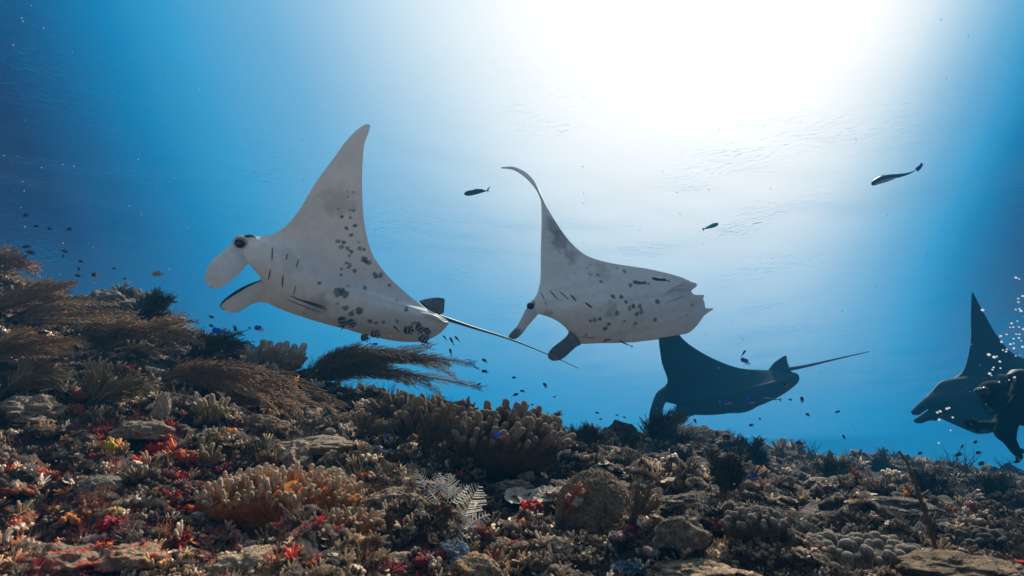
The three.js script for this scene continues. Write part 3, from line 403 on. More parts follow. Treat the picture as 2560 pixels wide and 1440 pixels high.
function mound(name, label, cat, px, py, wpx, hpx, colr, o = {}) {
  const p = groundAt(px, py), z = proj(p)[2], u = z / FPX, t = thing(name, label, cat, p), w = wpx * u, h = hpx * u, d = w * (o.deep ?? .8), s = px * .013;
  const g = gridGeo(181, 81, (i, j) => { const a = i / 180 * Math.PI * 2, e = mix(-.35, Math.PI / 2, j / 80), v = V3(Math.cos(a) * Math.cos(e), Math.sin(e), Math.sin(a) * Math.cos(e)); const k = 1 + (o.amp ?? .16) * N3(v.x * 1.6 + s, v.y * 1.6, v.z * 1.6) + (o.amp ?? .16) * .5 * N3(v.x * 4 + s, v.y * 4, v.z * 4) + .035 * N3(v.x * 14, v.y * 14, v.z * 14 + s) + .04 * N3(v.x * 31, v.y * 31, v.z * 31) + .02 * N3(v.x * 60, v.y * 60, v.z * 60); return V3(v.x * w * k, v.y * h * k, v.z * d * k); }, (i, j, p) => [(p.x + .6 * p.y) / .15, (p.z - .7 * p.y) / .15]);
  paint(g, (x, y, z2) => { const m = 1 + .5 * N3(x / w * 9, y / w * 9, z2 / w * 9 + s) + .45 * N3(x / w * 24, y / w * 24, z2 / w * 24); const c = o.second && 0.35 * N3(x / w * 20, y / w * 20, z2 / w * 20) + N3(x / w * 3.5 + s, y / w * 3.5, z2 / w * 3.5) > .18 ? o.second : colr; return c.map((v) => v * m * 2.3); });
  part('colony', g, fuzzy({ bumpScale: .006, sheen: o.sheen ?? .6 }), t);
  for (const [dx, dy, dz, r, c, nm, lb] of o.patches ?? []) { const m = part(nm, paint(ball(r * 1.25 * u, 3, .9, 2.6, dx), () => c), std({ vertexColors: true, roughness: .7, map: polyps }), t, lb); m.position.set(dx * u, dy * u, dz * u); }
  return t;
}
mound('brain_coral', 'big rounded brown brain coral with orange and white growth on its left flank', 'hard coral', 1486, 1290, 98, 108, [.15, .112, .075], { deep: .8, amp: .07, patches: [[-46, 70, 70, 8, [.6, .2, .08], 'sponge_patch', 'orange sponge lump'], [-40, 62, 74, 7, [.6, .27, .14], 'sponge_patch', 'orange sponge lump'], [-52, 56, 68, 8, [.42, .14, .07], 'sponge_patch', 'rusty sponge lump'], [-47, 45, 74, 8, [.66, .6, .52], 'sponge_patch', 'white sponge lump'], [-54, 38, 70, 7, [.7, .66, .6], 'sponge_patch', 'white sponge lump'], [-68, 44, 58, 9, [.4, .12, .07], 'sponge_patch', 'rusty sponge lump'], [-76, 32, 48, 8, [.42, .12, .08], 'sponge_patch', 'rusty sponge lump'], [-60, 28, 66, 7, [.5, .2, .1], 'sponge_patch', 'rusty sponge lump']] });
mound('mound_coral', 'smooth tan coral mound with a hollow, right above the staghorn thicket', 'hard coral', 835, 1235, 72, 52, [.27, .225, .17], { amp: .3, patches: [[30, 6, 50, 15, [.5, .2, .2], 'sponge_patch', 'pink sponge lump'], [44, 10, 40, 10, [.6, .34, .32], 'sponge_patch', 'pink sponge lump']] });
mound('mound_coral', 'tan mound with a pale streaked edge, left of the smooth hollow one', 'hard coral', 720, 1160, 58, 48, [.25, .19, .14], { amp: .3, second: [.5, .42, .3] });
mound('mound_coral', 'long sandy-brown coral shelf above the two tan mounds', 'hard coral', 800, 1125, 100, 30, [.24, .2, .155], { amp: .25 });
mound('mound_coral', 'dark brown dome with red edges below the antler coral', 'hard coral', 650, 1075, 72, 36, [.16, .125, .09], { amp: .25, second: [.24, .15, .10] });
mound('mound_coral', 'pale crusted mound at the bottom edge, left of the middle', 'hard coral', 640, 1420, 100, 42, [.34, .29, .23], { amp: .3, second: [.26, .17, .07] });
mound('mound_coral', 'round ochre-brown mound at the bottom edge, below the feather hydroid', 'hard coral', 1185, 1440, 66, 50, [.26, .21, .15], { amp: .2, second: [.36, .2, .09] });
mound('mound_coral', 'ochre mound with a pale lip, bottom edge right of the middle', 'hard coral', 1400, 1375, 40, 30, [.33, .28, .22], { amp: .3, second: [.4, .2, .08] });
mound('boulder', 'grey boulder with a pale top on the left ridge among the brown fronds', 'rock', 275, 775, 70, 44, [.17, .155, .13], { amp: .35, sheen: .2 });
mound('boulder', 'dark rounded rock on the skyline beside the hazy bush, right of the middle', 'rock', 1555, 1098, 46, 38, [.05, .05, .045], { amp: .3, sheen: .2 });
mound('boulder', 'brown boulder at the left edge, below the ridge fronds', 'rock', 70, 1040, 80, 44, [.2, .165, .13], { amp: .4, sheen: .2 });
mound('boulder', 'smooth brown slab leaning on the slope above the yellow sponge', 'rock', 360, 1085, 70, 34, [.19, .155, .12], { amp: .2, sheen: .2 });
mound('boulder', 'dark brown ledge right of the sea squirt', 'rock', 1700, 1345, 62, 52, [.15, .12, .09], { amp: .25, second: [.22, .18, .13] });
mound('boulder', 'blue-grey clam-like rock below the feather hydroid', 'rock', 1125, 1385, 44, 30, [.13, .16, .2], { amp: .4, sheen: .2, second: [.2, .28, .38] });
mound('boulder', 'smooth dark blue rock at the bottom edge, right of the middle', 'rock', 1580, 1432, 52, 24, [.05, .09, .15], { amp: .3, sheen: .2 });
for (const [x, y, w, h, c, c2, lab] of [
  [330, 1402, 80, 34, [.26, .2, .14], [.36, .09, .06], 'brown and red crusted mound near the bottom left, below the largest red sponge'],
  [120, 1415, 95, 44, [.2, .16, .12], [.3, .07, .05], 'dark lumpy mound in the bottom left corner'],
  [985, 1262, 66, 38, [.26, .21, .155], [.18, .14, .1], 'tan crusted mound left of the white feather hydroid'],
  [1285, 1222, 50, 20, [.24, .19, .14], [.4, .34, .27], 'low tan ledge between the hydroid and the brain coral'],
  [990, 1420, 70, 30, [.17, .13, .095], [.28, .22, .16], 'dark brown mound at the bottom, left of the dark red sponge'],
  [1745, 1262, 84, 30, [.13, .11, .085], [.2, .17, .13], 'dim wide mound on the slope under the upright bush'],
  [2230, 1275, 96, 28, [.09, .085, .07], [.15, .14, .11], 'dim flat mound left of the whip coral stem'],
  [2400, 1432, 130, 40, [.14, .105, .075], [.2, .15, .1], 'dark ledge in the bottom right corner'],
  [1740, 1432, 90, 30, [.24, .18, .12], [.36, .28, .2], 'rough tan mound at the bottom, left of the broad knobbly coral']])
  mound('mound_coral', lab, 'hard coral', x, y, w, h, c, { amp: .34, second: c2 });
mound('barrel_sponge', 'upright brown barrel-shaped sponge on the left slope', 'sponge', 402, 1040, 20, 62, [.26, .215, .17], { amp: .15, deep: 1 });
mound('barrel_sponge', 'squat grey leathery sponge below the yellow sponge', 'sponge', 250, 1225, 58, 34, [.16, .145, .12], { amp: .15 });

{ // crinkled white plates stacked like lettuce
  const p = groundAt(1372, 1290), u = proj(p)[2] / FPX, t = thing('plate_coral', 'crinkled cream-white plate coral in front of the big brain coral', 'hard coral', p);
  const R = mulberry(88), mat = fuzzy({ sheen: .3 });
  for (let k = 0; k < 13; k++) {
    const r = (22 + 26 * R()) * u, s = k * 5.1, f = (sg) => gridGeo(41, 8, (i, j) => { const a = i / 40 * Math.PI * 2, q = j / 7, c = Math.cos(a), d = Math.sin(a), rad = q * r * (1 + .3 * N3(c * 2 + s, d * 2, 1) + .12 * N3(c * 6, d * 6 + s, 3)); return V3(c * rad, r * (.22 * q * q + .16 * q * N3(c * 3 + s, d * 3, 5) + .10 * q * q * N3(c * 9, d * 9, s)) + sg * .05 * r * (1 - .7 * q), d * rad * .8); });
    const a = f(1), b = f(-1), ix = b.index.array; for (let i = 0; i < ix.length; i += 3) { const x = ix[i]; ix[i] = ix[i + 1]; ix[i + 1] = x; } b.computeVertexNormals();
    const m = part('plate', paint(mergeGeometries([a, b]), (x, y, z) => { const e = .66 + .26 * smooth(.5, 1, Math.hypot(x, z) / r); return [e, e * .92, e * .8]; }), mat, t);
    m.position.set((R() - .5) * 180 * u, (36 + 20 * R()) * u, (.55 - R()) * 66 * u); m.rotation.set(.3 + (R() - .5) * .4, R() * 6, (R() - .5) * .5);
  }
}
function cluster(name, label, cat, px, py, wpx, n, r0, colr, o = {}) {
  const p = groundAt(px, py), u = proj(p)[2] / FPX, t = thing(name, label, cat, p), R = mulberry(Math.floor(px + py * 3)), mat = std({ vertexColors: true, roughness: o.rough ?? .75, map: polyps, bumpMap: grainTex, bumpScale: .004 }); n = Math.round(n * 1.8);
  for (let k = 0; k < n; k++) { const r = r0 * (.35 + .75 * R()) * u, c = colr.map((v) => v * (.7 + .6 * R())), m = part(o.piece ?? 'lobe', paint(ball(r, 3, .75, 2.3, k + px * .1, 1, o.tall ?? 1, 1), (x, y, z) => { const q = 1.15 + .6 * N3(x / r * 3, y / r * 3, z / r * 3 + k); return c.map((v) => v * q); }), mat, t); const a = R() * 6.3, q = Math.sqrt(R()) * wpx * u; m.position.set(Math.cos(a) * q, (o.lift ?? .5) * r0 * u * (1 + R()) + (1 - q / (wpx * u)) * r0 * u * .5, Math.sin(a) * q * .8); m.rotation.set(R() - .5, R() * 6, R() - .5); }
  return t;
}
for (const [px, py, w, n, r, c, lab, tall] of [
  [272, 1128, 22, 12, 11, [.72, .36, .03], 'bright yellow-orange sponge, the most vivid one at left', 1.5],
  [385, 1132, 18, 6, 13, [.62, .012, .016], 'bright red sponge left of the second red one, above the staghorn', 1],
  [412, 1128, 14, 6, 12, [.6, .014, .02], 'bright red sponge touching the orange sponge', 1.2],
  [450, 1150, 30, 20, 11, [.58, .13, .04], 'orange-red sponge with many small lobes, upper left of the staghorn', 1.1],
  [268, 1322, 24, 9, 14, [.4, .012, .016], 'dark red sponge, lower left, largest of the red patches', .8],
  [225, 1352, 14, 6, 11, [.36, .012, .016], 'dark red sponge left below the largest red patch', .8],
  [285, 1290, 18, 8, 9, [.66, .42, .16], 'cream-orange sponge sitting on the largest red patch', 1.1],
  [178, 1035, 16, 7, 10, [.62, .16, .02], 'orange sponge with white rim in the dark left slope', 1.5],
  [190, 1000, 14, 6, 10, [.42, .1, .03], 'rust-orange sponge just above the white-rimmed orange one', 1.2],
  [145, 1280, 26, 12, 9, [.56, .3, .14], 'orange and cream crust near the left edge', .8],
  [40, 1240, 34, 12, 13, [.34, .1, .03], 'rusty sponge at the left edge', .6],
  [1330, 1272, 22, 9, 10, [.44, .014, .02], 'red sponge right under the white plate coral', .8],
  [1212, 1348, 10, 5, 10, [.42, .02, .02], 'small red sponge right of the blue-grey rock', 1.3],
  [1290, 1370, 20, 8, 9, [.36, .016, .02], 'red sponge beside the small white finger coral', .7],
  [1050, 1415, 22, 9, 11, [.34, .012, .02], 'dark red sponge near the bottom, left of the ochre mound', 1],
  [1095, 1400, 14, 7, 9, [.36, .016, .02], 'red sponge touching the left side of the ochre mound', 1.5],
  [1150, 1195, 12, 5, 8, [.5, .05, .04], 'small coral-red sponge above the feather hydroid', .9],
  [775, 1125, 13, 6, 8, [.5, .09, .11], 'pink-red sponge on the sandy-brown shelf', 1],
  [588, 1062, 11, 6, 8, [.5, .13, .12], 'pink sponge at the left foot of the dark brown dome', 1],
  [555, 1012, 7, 5, 8, [.66, .22, .04], 'orange sea squirt above the antler-like coral', 1.2],
  [700, 1168, 14, 8, 7, [.56, .2, .17], 'salmon sponge at the top corner of the staghorn thicket', .8],
  [1225, 1148, 20, 9, 8, [.3, .27, .22], 'heap of pale round sea squirts below the largest finger coral', 1],
  [1320, 1202, 18, 6, 11, [.34, .3, .25], 'two-lobed beige sponge left of the brain coral', .8],
  [1560, 1350, 34, 26, 9, [.44, .38, .31], 'cluster of pale round polyps below the brain coral', 1],
  [1650, 1385, 40, 30, 9, [.46, .4, .34], 'broad cluster of pale knobs under the dark brown ledge', 1],
  [1820, 1400, 40, 26, 8, [.34, .26, .18], 'tan knob cluster at the bottom, left of the broad pale coral', .9],
  [975, 1140, 34, 22, 7, [.44, .4, .35], 'cluster of pale bubble-like polyps right of the sandy-brown shelf', 1],
  [940, 1130, 16, 10, 6, [.36, .42, .46], 'bluish-white little tunicates beside the pale bubble-like polyps', 1.3],
  [1870, 1245, 16, 8, 8, [.3, .2, .12], 'light brown sponge on the hazy slope at right', .8],
  [2000, 1255, 24, 8, 9, [.34, .26, .18], 'flat tan sponge with a white tip on the right slope', .5],
]) cluster('sea_sponge', lab, /squirt|tunicate/.test(lab) ? 'sea squirt' : /polyp|knob/.test(lab) ? 'coral' : 'sponge', px, py, w, n, r, c, { tall });
{ // the gold-mouthed sea squirt
  const p = groundAt(1612, 1322), u = proj(p)[2] / FPX, t = thing('sea_squirt', 'single orange, white and black sea squirt right of the brain coral', 'sea squirt', p);
  const g = ball(17 * u, 4, .12, 1.6, 3, 1.1, 1, .9); paint(g, (x, y, z) => { const q = N3(x / u * .11 + 2, y / u * .11, z / u * .11), e = Math.abs(q) < .045; return e ? [.02, .02, .025] : q > .1 ? [.72, .27, .03] : [.74, .7, .62]; });
  const b = part('body', g, phys({ vertexColors: true, roughness: .35 }), t); b.position.y = 13 * u;
  for (const [x, y, z] of [[-9, 27, 6], [12, 22, 10]]) { const s = part('siphon', new THREE.TorusGeometry(5.5 * u, 2.4 * u, 8, 18), std({ color: RGB(.74, .3, .03), roughness: .4 }), t); s.position.set(x * u, y * u, z * u); s.rotation.set(-1.0, x * .03, 0); }
}
{ // whip coral
  const p = groundAt(2342, 1385), d = proj(p)[2];
  const m = single('whip_coral', paint(tube([p, at(2326, 1322, d), at(2300, 1245, d - .03), at(2279, 1180, d - .02), at(2272, 1162, d), at(2247, 1128, d + .02)], (q) => (0.0085 - .0035 * q) * (1 + .5 * Math.exp(-(((q - .8) / .05) ** 2))) * d / 2, 0, 60, 8), (x, y, z) => { const k = .8 + .5 * N3(x * 60, y * 60, z * 60); return [.13 * k, .085 * k, .055 * k]; }), std({ vertexColors: true }), 'single thin dark whip coral rising from the right slope', 'soft coral');
}

// ---------------------------------------------------------------- feathery bushes swept by the current
function strip(pts, r0, r1, out) { // a thin three-sided twig appended to flat arrays
  const n = pts.length, base = out.pos.length / 3;
  for (let i = 0; i < n; i++) {
    const d = pts[Math.min(n - 1, i + 1)].clone().sub(pts[Math.max(0, i - 1)]).normalize(), x = d.clone().cross(Math.abs(d.y) > .9 ? RIGHT : UP).normalize(), y = d.clone().cross(x), r = mix(r0, r1, i / (n - 1));
    for (let k = 0; k < 3; k++) { const a = k * 2.0944, c = Math.cos(a), s = Math.sin(a); out.pos.push(pts[i].x + (x.x * c + y.x * s) * r, pts[i].y + (x.y * c + y.y * s) * r, pts[i].z + (x.z * c + y.z * s) * r); out.nor.push(x.x * c + y.x * s, x.y * c + y.y * s, x.z * c + y.z * s); const v = out.tone * (0.75 + 0.6 * out.lev(i / (n - 1))); out.col.push(out.c[0] * v, out.c[1] * v, out.c[2] * v); }
    if (i) for (let k = 0; k < 3; k++) { const a = base + (i - 1) * 3 + k, b = base + (i - 1) * 3 + (k + 1) % 3; out.idx.push(a, b, a + 3, b, b + 3, a + 3); }
  }
}
function toGeo(o) { const g = new THREE.BufferGeometry(); g.setAttribute('position', new THREE.Float32BufferAttribute(o.pos, 3)); g.setAttribute('normal', new THREE.Float32BufferAttribute(o.nor, 3)); g.setAttribute('color', new THREE.Float32BufferAttribute(o.col, 3)); g.setIndex(o.idx); return g; }
const frondMat = phys({ vertexColors: true, roughness: .9, sheen: .4, sheenColor: RGB(.7, .6, .45), sheenRoughness: .5, side: THREE.DoubleSide });
function bush(name, label, cat, bx, by, tips, n, colr, o = {}) {
  const hit = o.d ? at(bx, by, o.d) : groundAt(bx, by), z = proj(hit)[2], u = z / FPX, R = mulberry(Math.floor(bx * 3 + by * 7 + 999)), t = thing(name, label, cat, hit);
  const along = (s) => { const x = s * (tips.length - 1), i = Math.min(tips.length - 2, Math.floor(x)), f = x - i; return [mix(tips[i][0], tips[i + 1][0], f), mix(tips[i][1], tips[i + 1][1], f)]; };
  const th = (o.thick ?? 1.25) * u;
  n = Math.round(n * .56); for (let k = 0; k < n; k++) {
    const q = along(clamp((k + R()) / n)), sc = 0.5 + 0.56 * Math.pow(R(), .7), dz = (R() - .5) * (o.depth ?? .5) * (q[0] - bx) * u * .8;
    const b0 = hit.clone().add(V3((R() - .5) * 26 * u, -.01, (R() - .5) * 26 * u)), tip = at(mix(bx, q[0], sc) + (R() - .5) * 22, mix(by, q[1], sc) + (R() - .5) * 18, z + dz);
    const L = b0.distanceTo(tip), c = b0.clone().lerp(tip, .42).add(V3(0, L * ((o.arch ?? .22) + (R() - .5) * .26), 0)), crv = new THREE.QuadraticBezierCurve3(b0, c, tip);
    const out = { pos: [], nor: [], col: [], idx: [], c: colr, tone: .35 + 1.15 * R() * R() + .3 * R(), lev: (x) => x }, NS = 12;
    const P = []; for (let i = 0; i <= NS; i++) P.push(crv.getPoint(i / NS));
    strip(P, 3.0 * th, .9 * th, out);
    const nb = Math.round((o.twigs ?? 46) * (0.5 + .5 * L / (160 * u)));
    for (let i = 0; i < nb; i++) {
      const s = mix(o.bare ?? .22, .99, (i + R() * .6) / nb), p = crv.getPoint(s), d = crv.getTangent(s), sd = i % 2 ? 1 : -1;
      const across = d.clone().cross(V3(0, 0, 1).add(V3((R() - .5) * 1.6, (R() - .5) * 1.6, 0))).normalize().multiplyScalar(sd);
      const l = 1.1 * (o.len ?? 26) * u * (.5 + .8 * R()) * (1.05 - .55 * s), dir = d.clone().multiplyScalar(.9 * (o.sweep ?? 1.1)).addScaledVector(across, 1).normalize();
      const e = p.clone().addScaledVector(dir, l).addScaledVector(d, l * .35), m = p.clone().lerp(e, .5).addScaledVector(across, l * .09);
      strip([p, m, e], 1.05 * th, .45 * th, out);
      if (o.fine !== 0) for (let w = 0; w < 1; w++) { const f = m.clone().lerp(e, .2 + w * .3), g2 = f.clone().addScaledVector(d, l * .28).addScaledVector(across, (w ? 1 : -1) * l * .16); strip([f, g2], .6 * th, .35 * th, out); }
    }
    const g = toGeo(out); g.translate(-hit.x, -hit.y, -hit.z); part('frond', g, frondMat, t);
  }
  if (o.stem) { const m = part('stem', tube(o.stem.map(([x, y]) => at(x, y, z)), 6 * u, 4 * u, 16, 7), std({ color: RGB(.03, .025, .02) }), t); m.position.sub(hit); }
  return t;
}
const BR = [.34, .215, .115], OL = [.21, .165, .095], DK = [.08, .085, .066], TN = [.38, .27, .16], HZ = [.13, .13, .1];
const K = 'soft coral', BL = 'black_coral_bush';
bush(BL, 'largest dark feathery bush, sweeping far right across the blue below the nearest manta', K, 770, 955, [[850, 872], [950, 864], [1060, 876], [1150, 910], [1195, 990]], 60, OL, { arch: .26, twigs: 60, len: 30, sweep: 1.8, bare: .1 });
bush(BL, 'long brown feathery bush trailing right across the middle of the left slope', K, 400, 955, [[520, 905], [640, 920], [760, 945], [885, 1022], [800, 1028]], 54, BR, { arch: .18, twigs: 54, len: 30, sweep: 1.8 });
bush(BL, 'brown feathery bush on the left slope, above the long trailing one', K, 150, 885, [[250, 810], [350, 812], [440, 838], [500, 860], [495, 895], [400, 890]], 50, BR, { arch: .18, twigs: 50, len: 30, sweep: 1.6 });
bush(BL, 'hazy olive bush on the ridge between the brown bush and the pale leather coral', K, 470, 895, [[520, 835], [570, 832], [630, 850], [650, 880]], 34, OL, { arch: .16, len: 26, sweep: 1.6 });
bush(BL, 'brown bush at the top left corner of the ridge, cut by the frame', K, -70, 690, [[0, 618], [60, 628], [108, 655], [95, 685]], 34, BR, { arch: .2, sweep: 1.6 });
bush(BL, 'low brown bush on the left edge below the topmost one', K, -60, 790, [[60, 725], [150, 712], [195, 712], [180, 745]], 34, BR, { arch: .14, sweep: 1.7 });
bush(BL, 'long thin brown fronds under the grey boulder on the left ridge', K, 20, 800, [[180, 745], [270, 755], [350, 790], [360, 815]], 34, TN, { arch: .1, sweep: 2.0, len: 20 });
bush(BL, 'dark bush low on the left slope, beside the barrel sponge', K, 230, 1010, [[200, 930], [300, 920], [380, 950], [400, 985]], 34, OL, { arch: .2, sweep: 1.4 });
bush(BL, 'dark greenish drooping bush at the right end of the left ridge', K, 345, 815, [[360, 738], [400, 730], [440, 748], [445, 790], [415, 812]], 36, DK, { arch: .35, sweep: 1.7, len: 24 });
bush(BL, 'olive fan-like bush on a dark bent stalk in front of the largest finger coral', K, 1055, 1118, [[1060, 1015], [1110, 1015], [1170, 1035], [1245, 1088], [1200, 1105]], 44, [.15, .115, .062], { arch: .05, sweep: 1.2, stem: [[1028, 1172], [1036, 1150], [1052, 1132], [1055, 1112]], depth: .3 });
bush(BL, 'dark spiky fronds sticking out right of the largest finger coral', K, 1330, 1080, [[1370, 1015], [1400, 1030], [1402, 1055], [1390, 1090]], 22, DK, { arch: .05, sweep: 1.6, len: 16 });
bush(BL, 'hazy grey-green bush on the ridge under the head of the dark manta', K, 1630, 1112, [[1615, 1042], [1680, 1032], [1750, 1060], [1790, 1095], [1740, 1105]], 44, HZ, { arch: .1, sweep: 1.4, len: 30 });
bush('sea_fan', 'tan stubby-branched fan coral leaning right beside the brain coral', K, 1580, 1292, [[1588, 1205], [1640, 1196], [1678, 1226], [1665, 1262]], 17, [.27, .2, .13], { arch: .02, thick: 2.6, twigs: 15, len: 24, fine: 0, sweep: 1.6, depth: .3 });
bush(BL, 'dim upright bush on the right slope below the hazy ridge bush', K, 1815, 1228, [[1770, 1140], [1810, 1118], [1850, 1130], [1870, 1170]], 32, [.07, .068, .055], { arch: .02, sweep: 1.2, depth: .4 });
bush(BL, 'dark rounded bush on the skyline, right of the dim upright one', K, 1880, 1165, [[1800, 1112], [1850, 1088], [1905, 1098], [1945, 1135]], 40, DK, { arch: .05, sweep: .8, depth: .5, len: 22 });
bush(BL, 'low dark bush on the skyline left of the dark rounded rock', K, 1470, 1110, [[1410, 1080], [1450, 1062], [1500, 1065], [1530, 1090]], 34, DK, { arch: .05, sweep: .8, len: 20 });
bush(BL, 'brownish hazy bush further out on the right skyline', K, 2080, 1190, [[2030, 1160], [2080, 1140], [2130, 1150], [2160, 1170]], 26, HZ, { arch: .05, sweep: 1, len: 20 });
bush(BL, 'faint far bush on the skyline left of the whip coral', K, 2200, 1180, [[2170, 1150], [2195, 1122], [2215, 1130], [2225, 1160]], 18, HZ, { arch: .02, sweep: 1, len: 18 });
bush(BL, 'low brown bush behind the whip coral', K, 2310, 1230, [[2260, 1170], [2310, 1160], [2360, 1180], [2400, 1200]], 30, [.1, .075, .05], { arch: .05, sweep: 1, len: 20 });
bush(BL, 'dim bush among the dark growth at the right edge', K, 2480, 1240, [[2420, 1190], [2480, 1175], [2530, 1185], [2570, 1210]], 30, DK, { arch: .05, sweep: 1, len: 20 });
bush(BL, 'small brown tuft right of the long sandy-brown shelf', K, 905, 1085, [[880, 1040], [930, 1035], [990, 1055], [1010, 1080]], 26, OL, { arch: .1, sweep: 1.4, len: 18 });
bush(BL, 'reddish-brown bush hanging over the dark left slope, under the topmost pair', K, -40, 900, [[60, 830], [150, 830], [215, 850], [230, 890]], 40, BR, { arch: .16, sweep: 1.6 });
bush(BL, 'tan fronds over the left slope, between the grey boulder and the long trailing bush', K, 300, 850, [[400, 790], [470, 800], [500, 815], [470, 840]], 26, TN, { arch: .1, sweep: 1.9, len: 20 });
bush(BL, 'dark olive bush left of the barrel sponge, low at the left edge', K, 20, 980, [[60, 910], [120, 905], [170, 925], [190, 965]], 34, OL, { arch: .18, sweep: 1.4 });
bush(BL, 'brown fronds drooping below the long trailing bush', K, 560, 1000, [[640, 965], [720, 985], [780, 1030], [740, 1045]], 30, BR, { arch: .18, sweep: 1.8, len: 22 });
{ // white feather hydroid: plumes with paired side branches
  const p = groundAt(1130, 1300), z = proj(p)[2] - .04, u = z / FPX, t = thing('feather_hydroid', 'white feather hydroid with fern-like plumes, in the middle foreground', 'hydroid', p), mat = std({ color: RGB(.8, .76, .68), roughness: .8, side: THREE.DoubleSide });
  for (const [bx, by, mx, my, tx, ty, ln, n] of [[1119, 1256, 1120, 1222, 1122, 1186, 34, 14], [1084, 1240, 1086, 1212, 1098, 1184, 26, 12], [1062, 1224, 1056, 1200, 1040, 1176, 22, 11], [1124, 1258, 1146, 1240, 1168, 1214, 28, 12], [1158, 1300, 1168, 1262, 1198, 1216, 46, 18], [1168, 1322, 1182, 1300, 1224, 1286, 24, 12], [1176, 1318, 1172, 1300, 1160, 1288, 18, 9], [1098, 1262, 1090, 1244, 1070, 1226, 16, 9]]) {
    const dz = rr(-.05, .03), c = new THREE.QuadraticBezierCurve3(at(bx, by, z), at(mx, my, z + dz), at(tx, ty, z + dz * 2)), out = { pos: [], nor: [], col: [], idx: [], c: [1, 1, 1], tone: 1, lev: () => .4 };
    strip([...Array(9)].map((_, i) => c.getPoint(i / 8)), 1.7 * u, .8 * u, out);
    const nn = Math.round(n * .68); for (let i = 0; i < nn; i++) for (const sd of [1, -1]) { const s = mix(.12, .98, clamp((i + rr(-.25, .25)) / (nn - 1))), q = c.getPoint(s), d = c.getTangent(s), ac = d.clone().cross(V3(0, .2, 1)).normalize().multiplyScalar(sd), l = ln * u * Math.sin(Math.PI * mix(.22, .95, s)) * rr(.75, 1.15), e = q.clone().addScaledVector(d, l * .62).addScaledVector(ac, l * .8); strip([q, q.clone().lerp(e, .5).addScaledVector(ac, l * .06), e.addScaledVector(UP, -l * .05)], 1.5 * u, .9 * u, out); }
    const g = toGeo(out); g.deleteAttribute('color'); g.translate(-p.x, -p.y, -p.z); part('plume', g, mat, t);
  }
}

// ---------------------------------------------------------------- fish
function fishGeo(ht, wd, tailL, colf, o = {}) { // nose towards +x, one metre long
  const prof = (t) => Math.pow(Math.sin(Math.PI * Math.pow(t, o.skew ?? .62)), .8) * (1 - t) ** .12 + .10 * smooth(.5, 1, t) * (1 - smooth(.96, 1, t));
  const L = 1 - tailL, body = gridGeo(21, 13, (i, j) => { const t = i / 20, a = j / 12 * Math.PI * 2, r = Math.max(prof(t), 1e-4); return V3(.5 - t * L, Math.cos(a) * r * ht / 2 + (o.curve ?? 0) * t * t, Math.sin(a) * r * wd / 2 + (o.bend ?? 0) * t * t); });
  const flat = (pts) => { const n = pts.length, f = (s) => { const g = new THREE.BufferGeometry(); g.setAttribute('position', new THREE.Float32BufferAttribute(pts.flatMap(([x, y, z]) => [x, y, (z ?? 0) + s * .004]), 3)); g.setAttribute('uv', new THREE.Float32BufferAttribute(new Float32Array(n * 2), 2)); const ix = []; for (let i = 1; i < n - 1; i++) s > 0 ? ix.push(0, i, i + 1) : ix.push(0, i + 1, i); g.setIndex(ix); g.computeVertexNormals(); return g; }; return [f(1), f(-1)]; };
  const x0 = .5 - L, b = o.bend ?? 0, c = o.curve ?? 0, f = o.fork ?? .5;
  const tail = flat([[x0 + .03, c, b], [x0 + .02, .07 * ht + c, b], [x0 - tailL, ht * .42 + c, b * 1.3], [x0 - tailL * (1 - f), c, b * 1.2], [x0 - tailL, -ht * .42 + c, b * 1.3], [x0 + .02, -.07 * ht + c, b]]);
  const dor = o.dorsal === 0 ? [] : flat([[.2, ht * .46], [.02, ht * .62], [-.18, ht * .52], [-.26, ht * .22], [0, ht * .3]]), an = o.dorsal === 0 ? [] : flat([[-.02, -ht * .42], [-.2, -ht * .55], [-.26, -ht * .25]]);
  return paint(mergeGeometries([body, ...tail, ...dor, ...an]), colf);
}
const damselDark = fishGeo(.40, .2, .2, (x, y) => [.025, .04, .05]), damselBlue = fishGeo(.42, .2, .2, (x, y) => y + x * .45 > -.05 ? [.01, .13, .75] : [.78, .36, .06]), blueFish = fishGeo(.42, .2, .2, (x, y) => x > -.3 ? [.012, .12, .7] : [.5, .4, .1]);
const orangeTail = fishGeo(.42, .2, .2, (x) => x > -.12 ? [.03, .035, .045] : [.72, .33, .06]), whiteTail = fishGeo(.44, .2, .2, (x) => x > -.2 ? [.03, .03, .035] : [.75, .72, .66]), brownFish = fishGeo(.46, .2, .2, () => [.3, .21, .1]);
const striped = fishGeo(.66, .18, .16, (x) => (Math.abs(x - .18) < .05 || Math.abs(x + .05) < .04) ? [.3, .3, .29] : x < -.3 ? [.35, .33, .3] : [.045, .05, .055]), slim = fishGeo(.26, .14, .16, () => [.03, .06, .075], { dorsal: 0 });
const fishMat = phys({ vertexColors: true, roughness: .45, specularIntensity: .5, side: THREE.DoubleSide });
function fish(g, px, py, len, ang, d, label, group, name = 'reef_fish', yaw) {
  const u = d / FPX, m = single(name, g, fishMat, label, 'fish', group, at(px, py, d)), y = yaw ?? (rnd() - .5) * .9;
  const q = new THREE.Quaternion().setFromAxisAngle(RIGHT, PITCH);
  m.quaternion.copy(q).multiply(new THREE.Quaternion().setFromAxisAngle(V3(0, 0, 1), ang * Math.PI / 180)).multiply(new THREE.Quaternion().setFromAxisAngle(UP, y));
  if (Math.abs(ang) > 90) m.scale.set(1, -1, 1); m.scale.multiplyScalar(len * u / Math.max(.6, Math.cos(y)));
  return m;
}
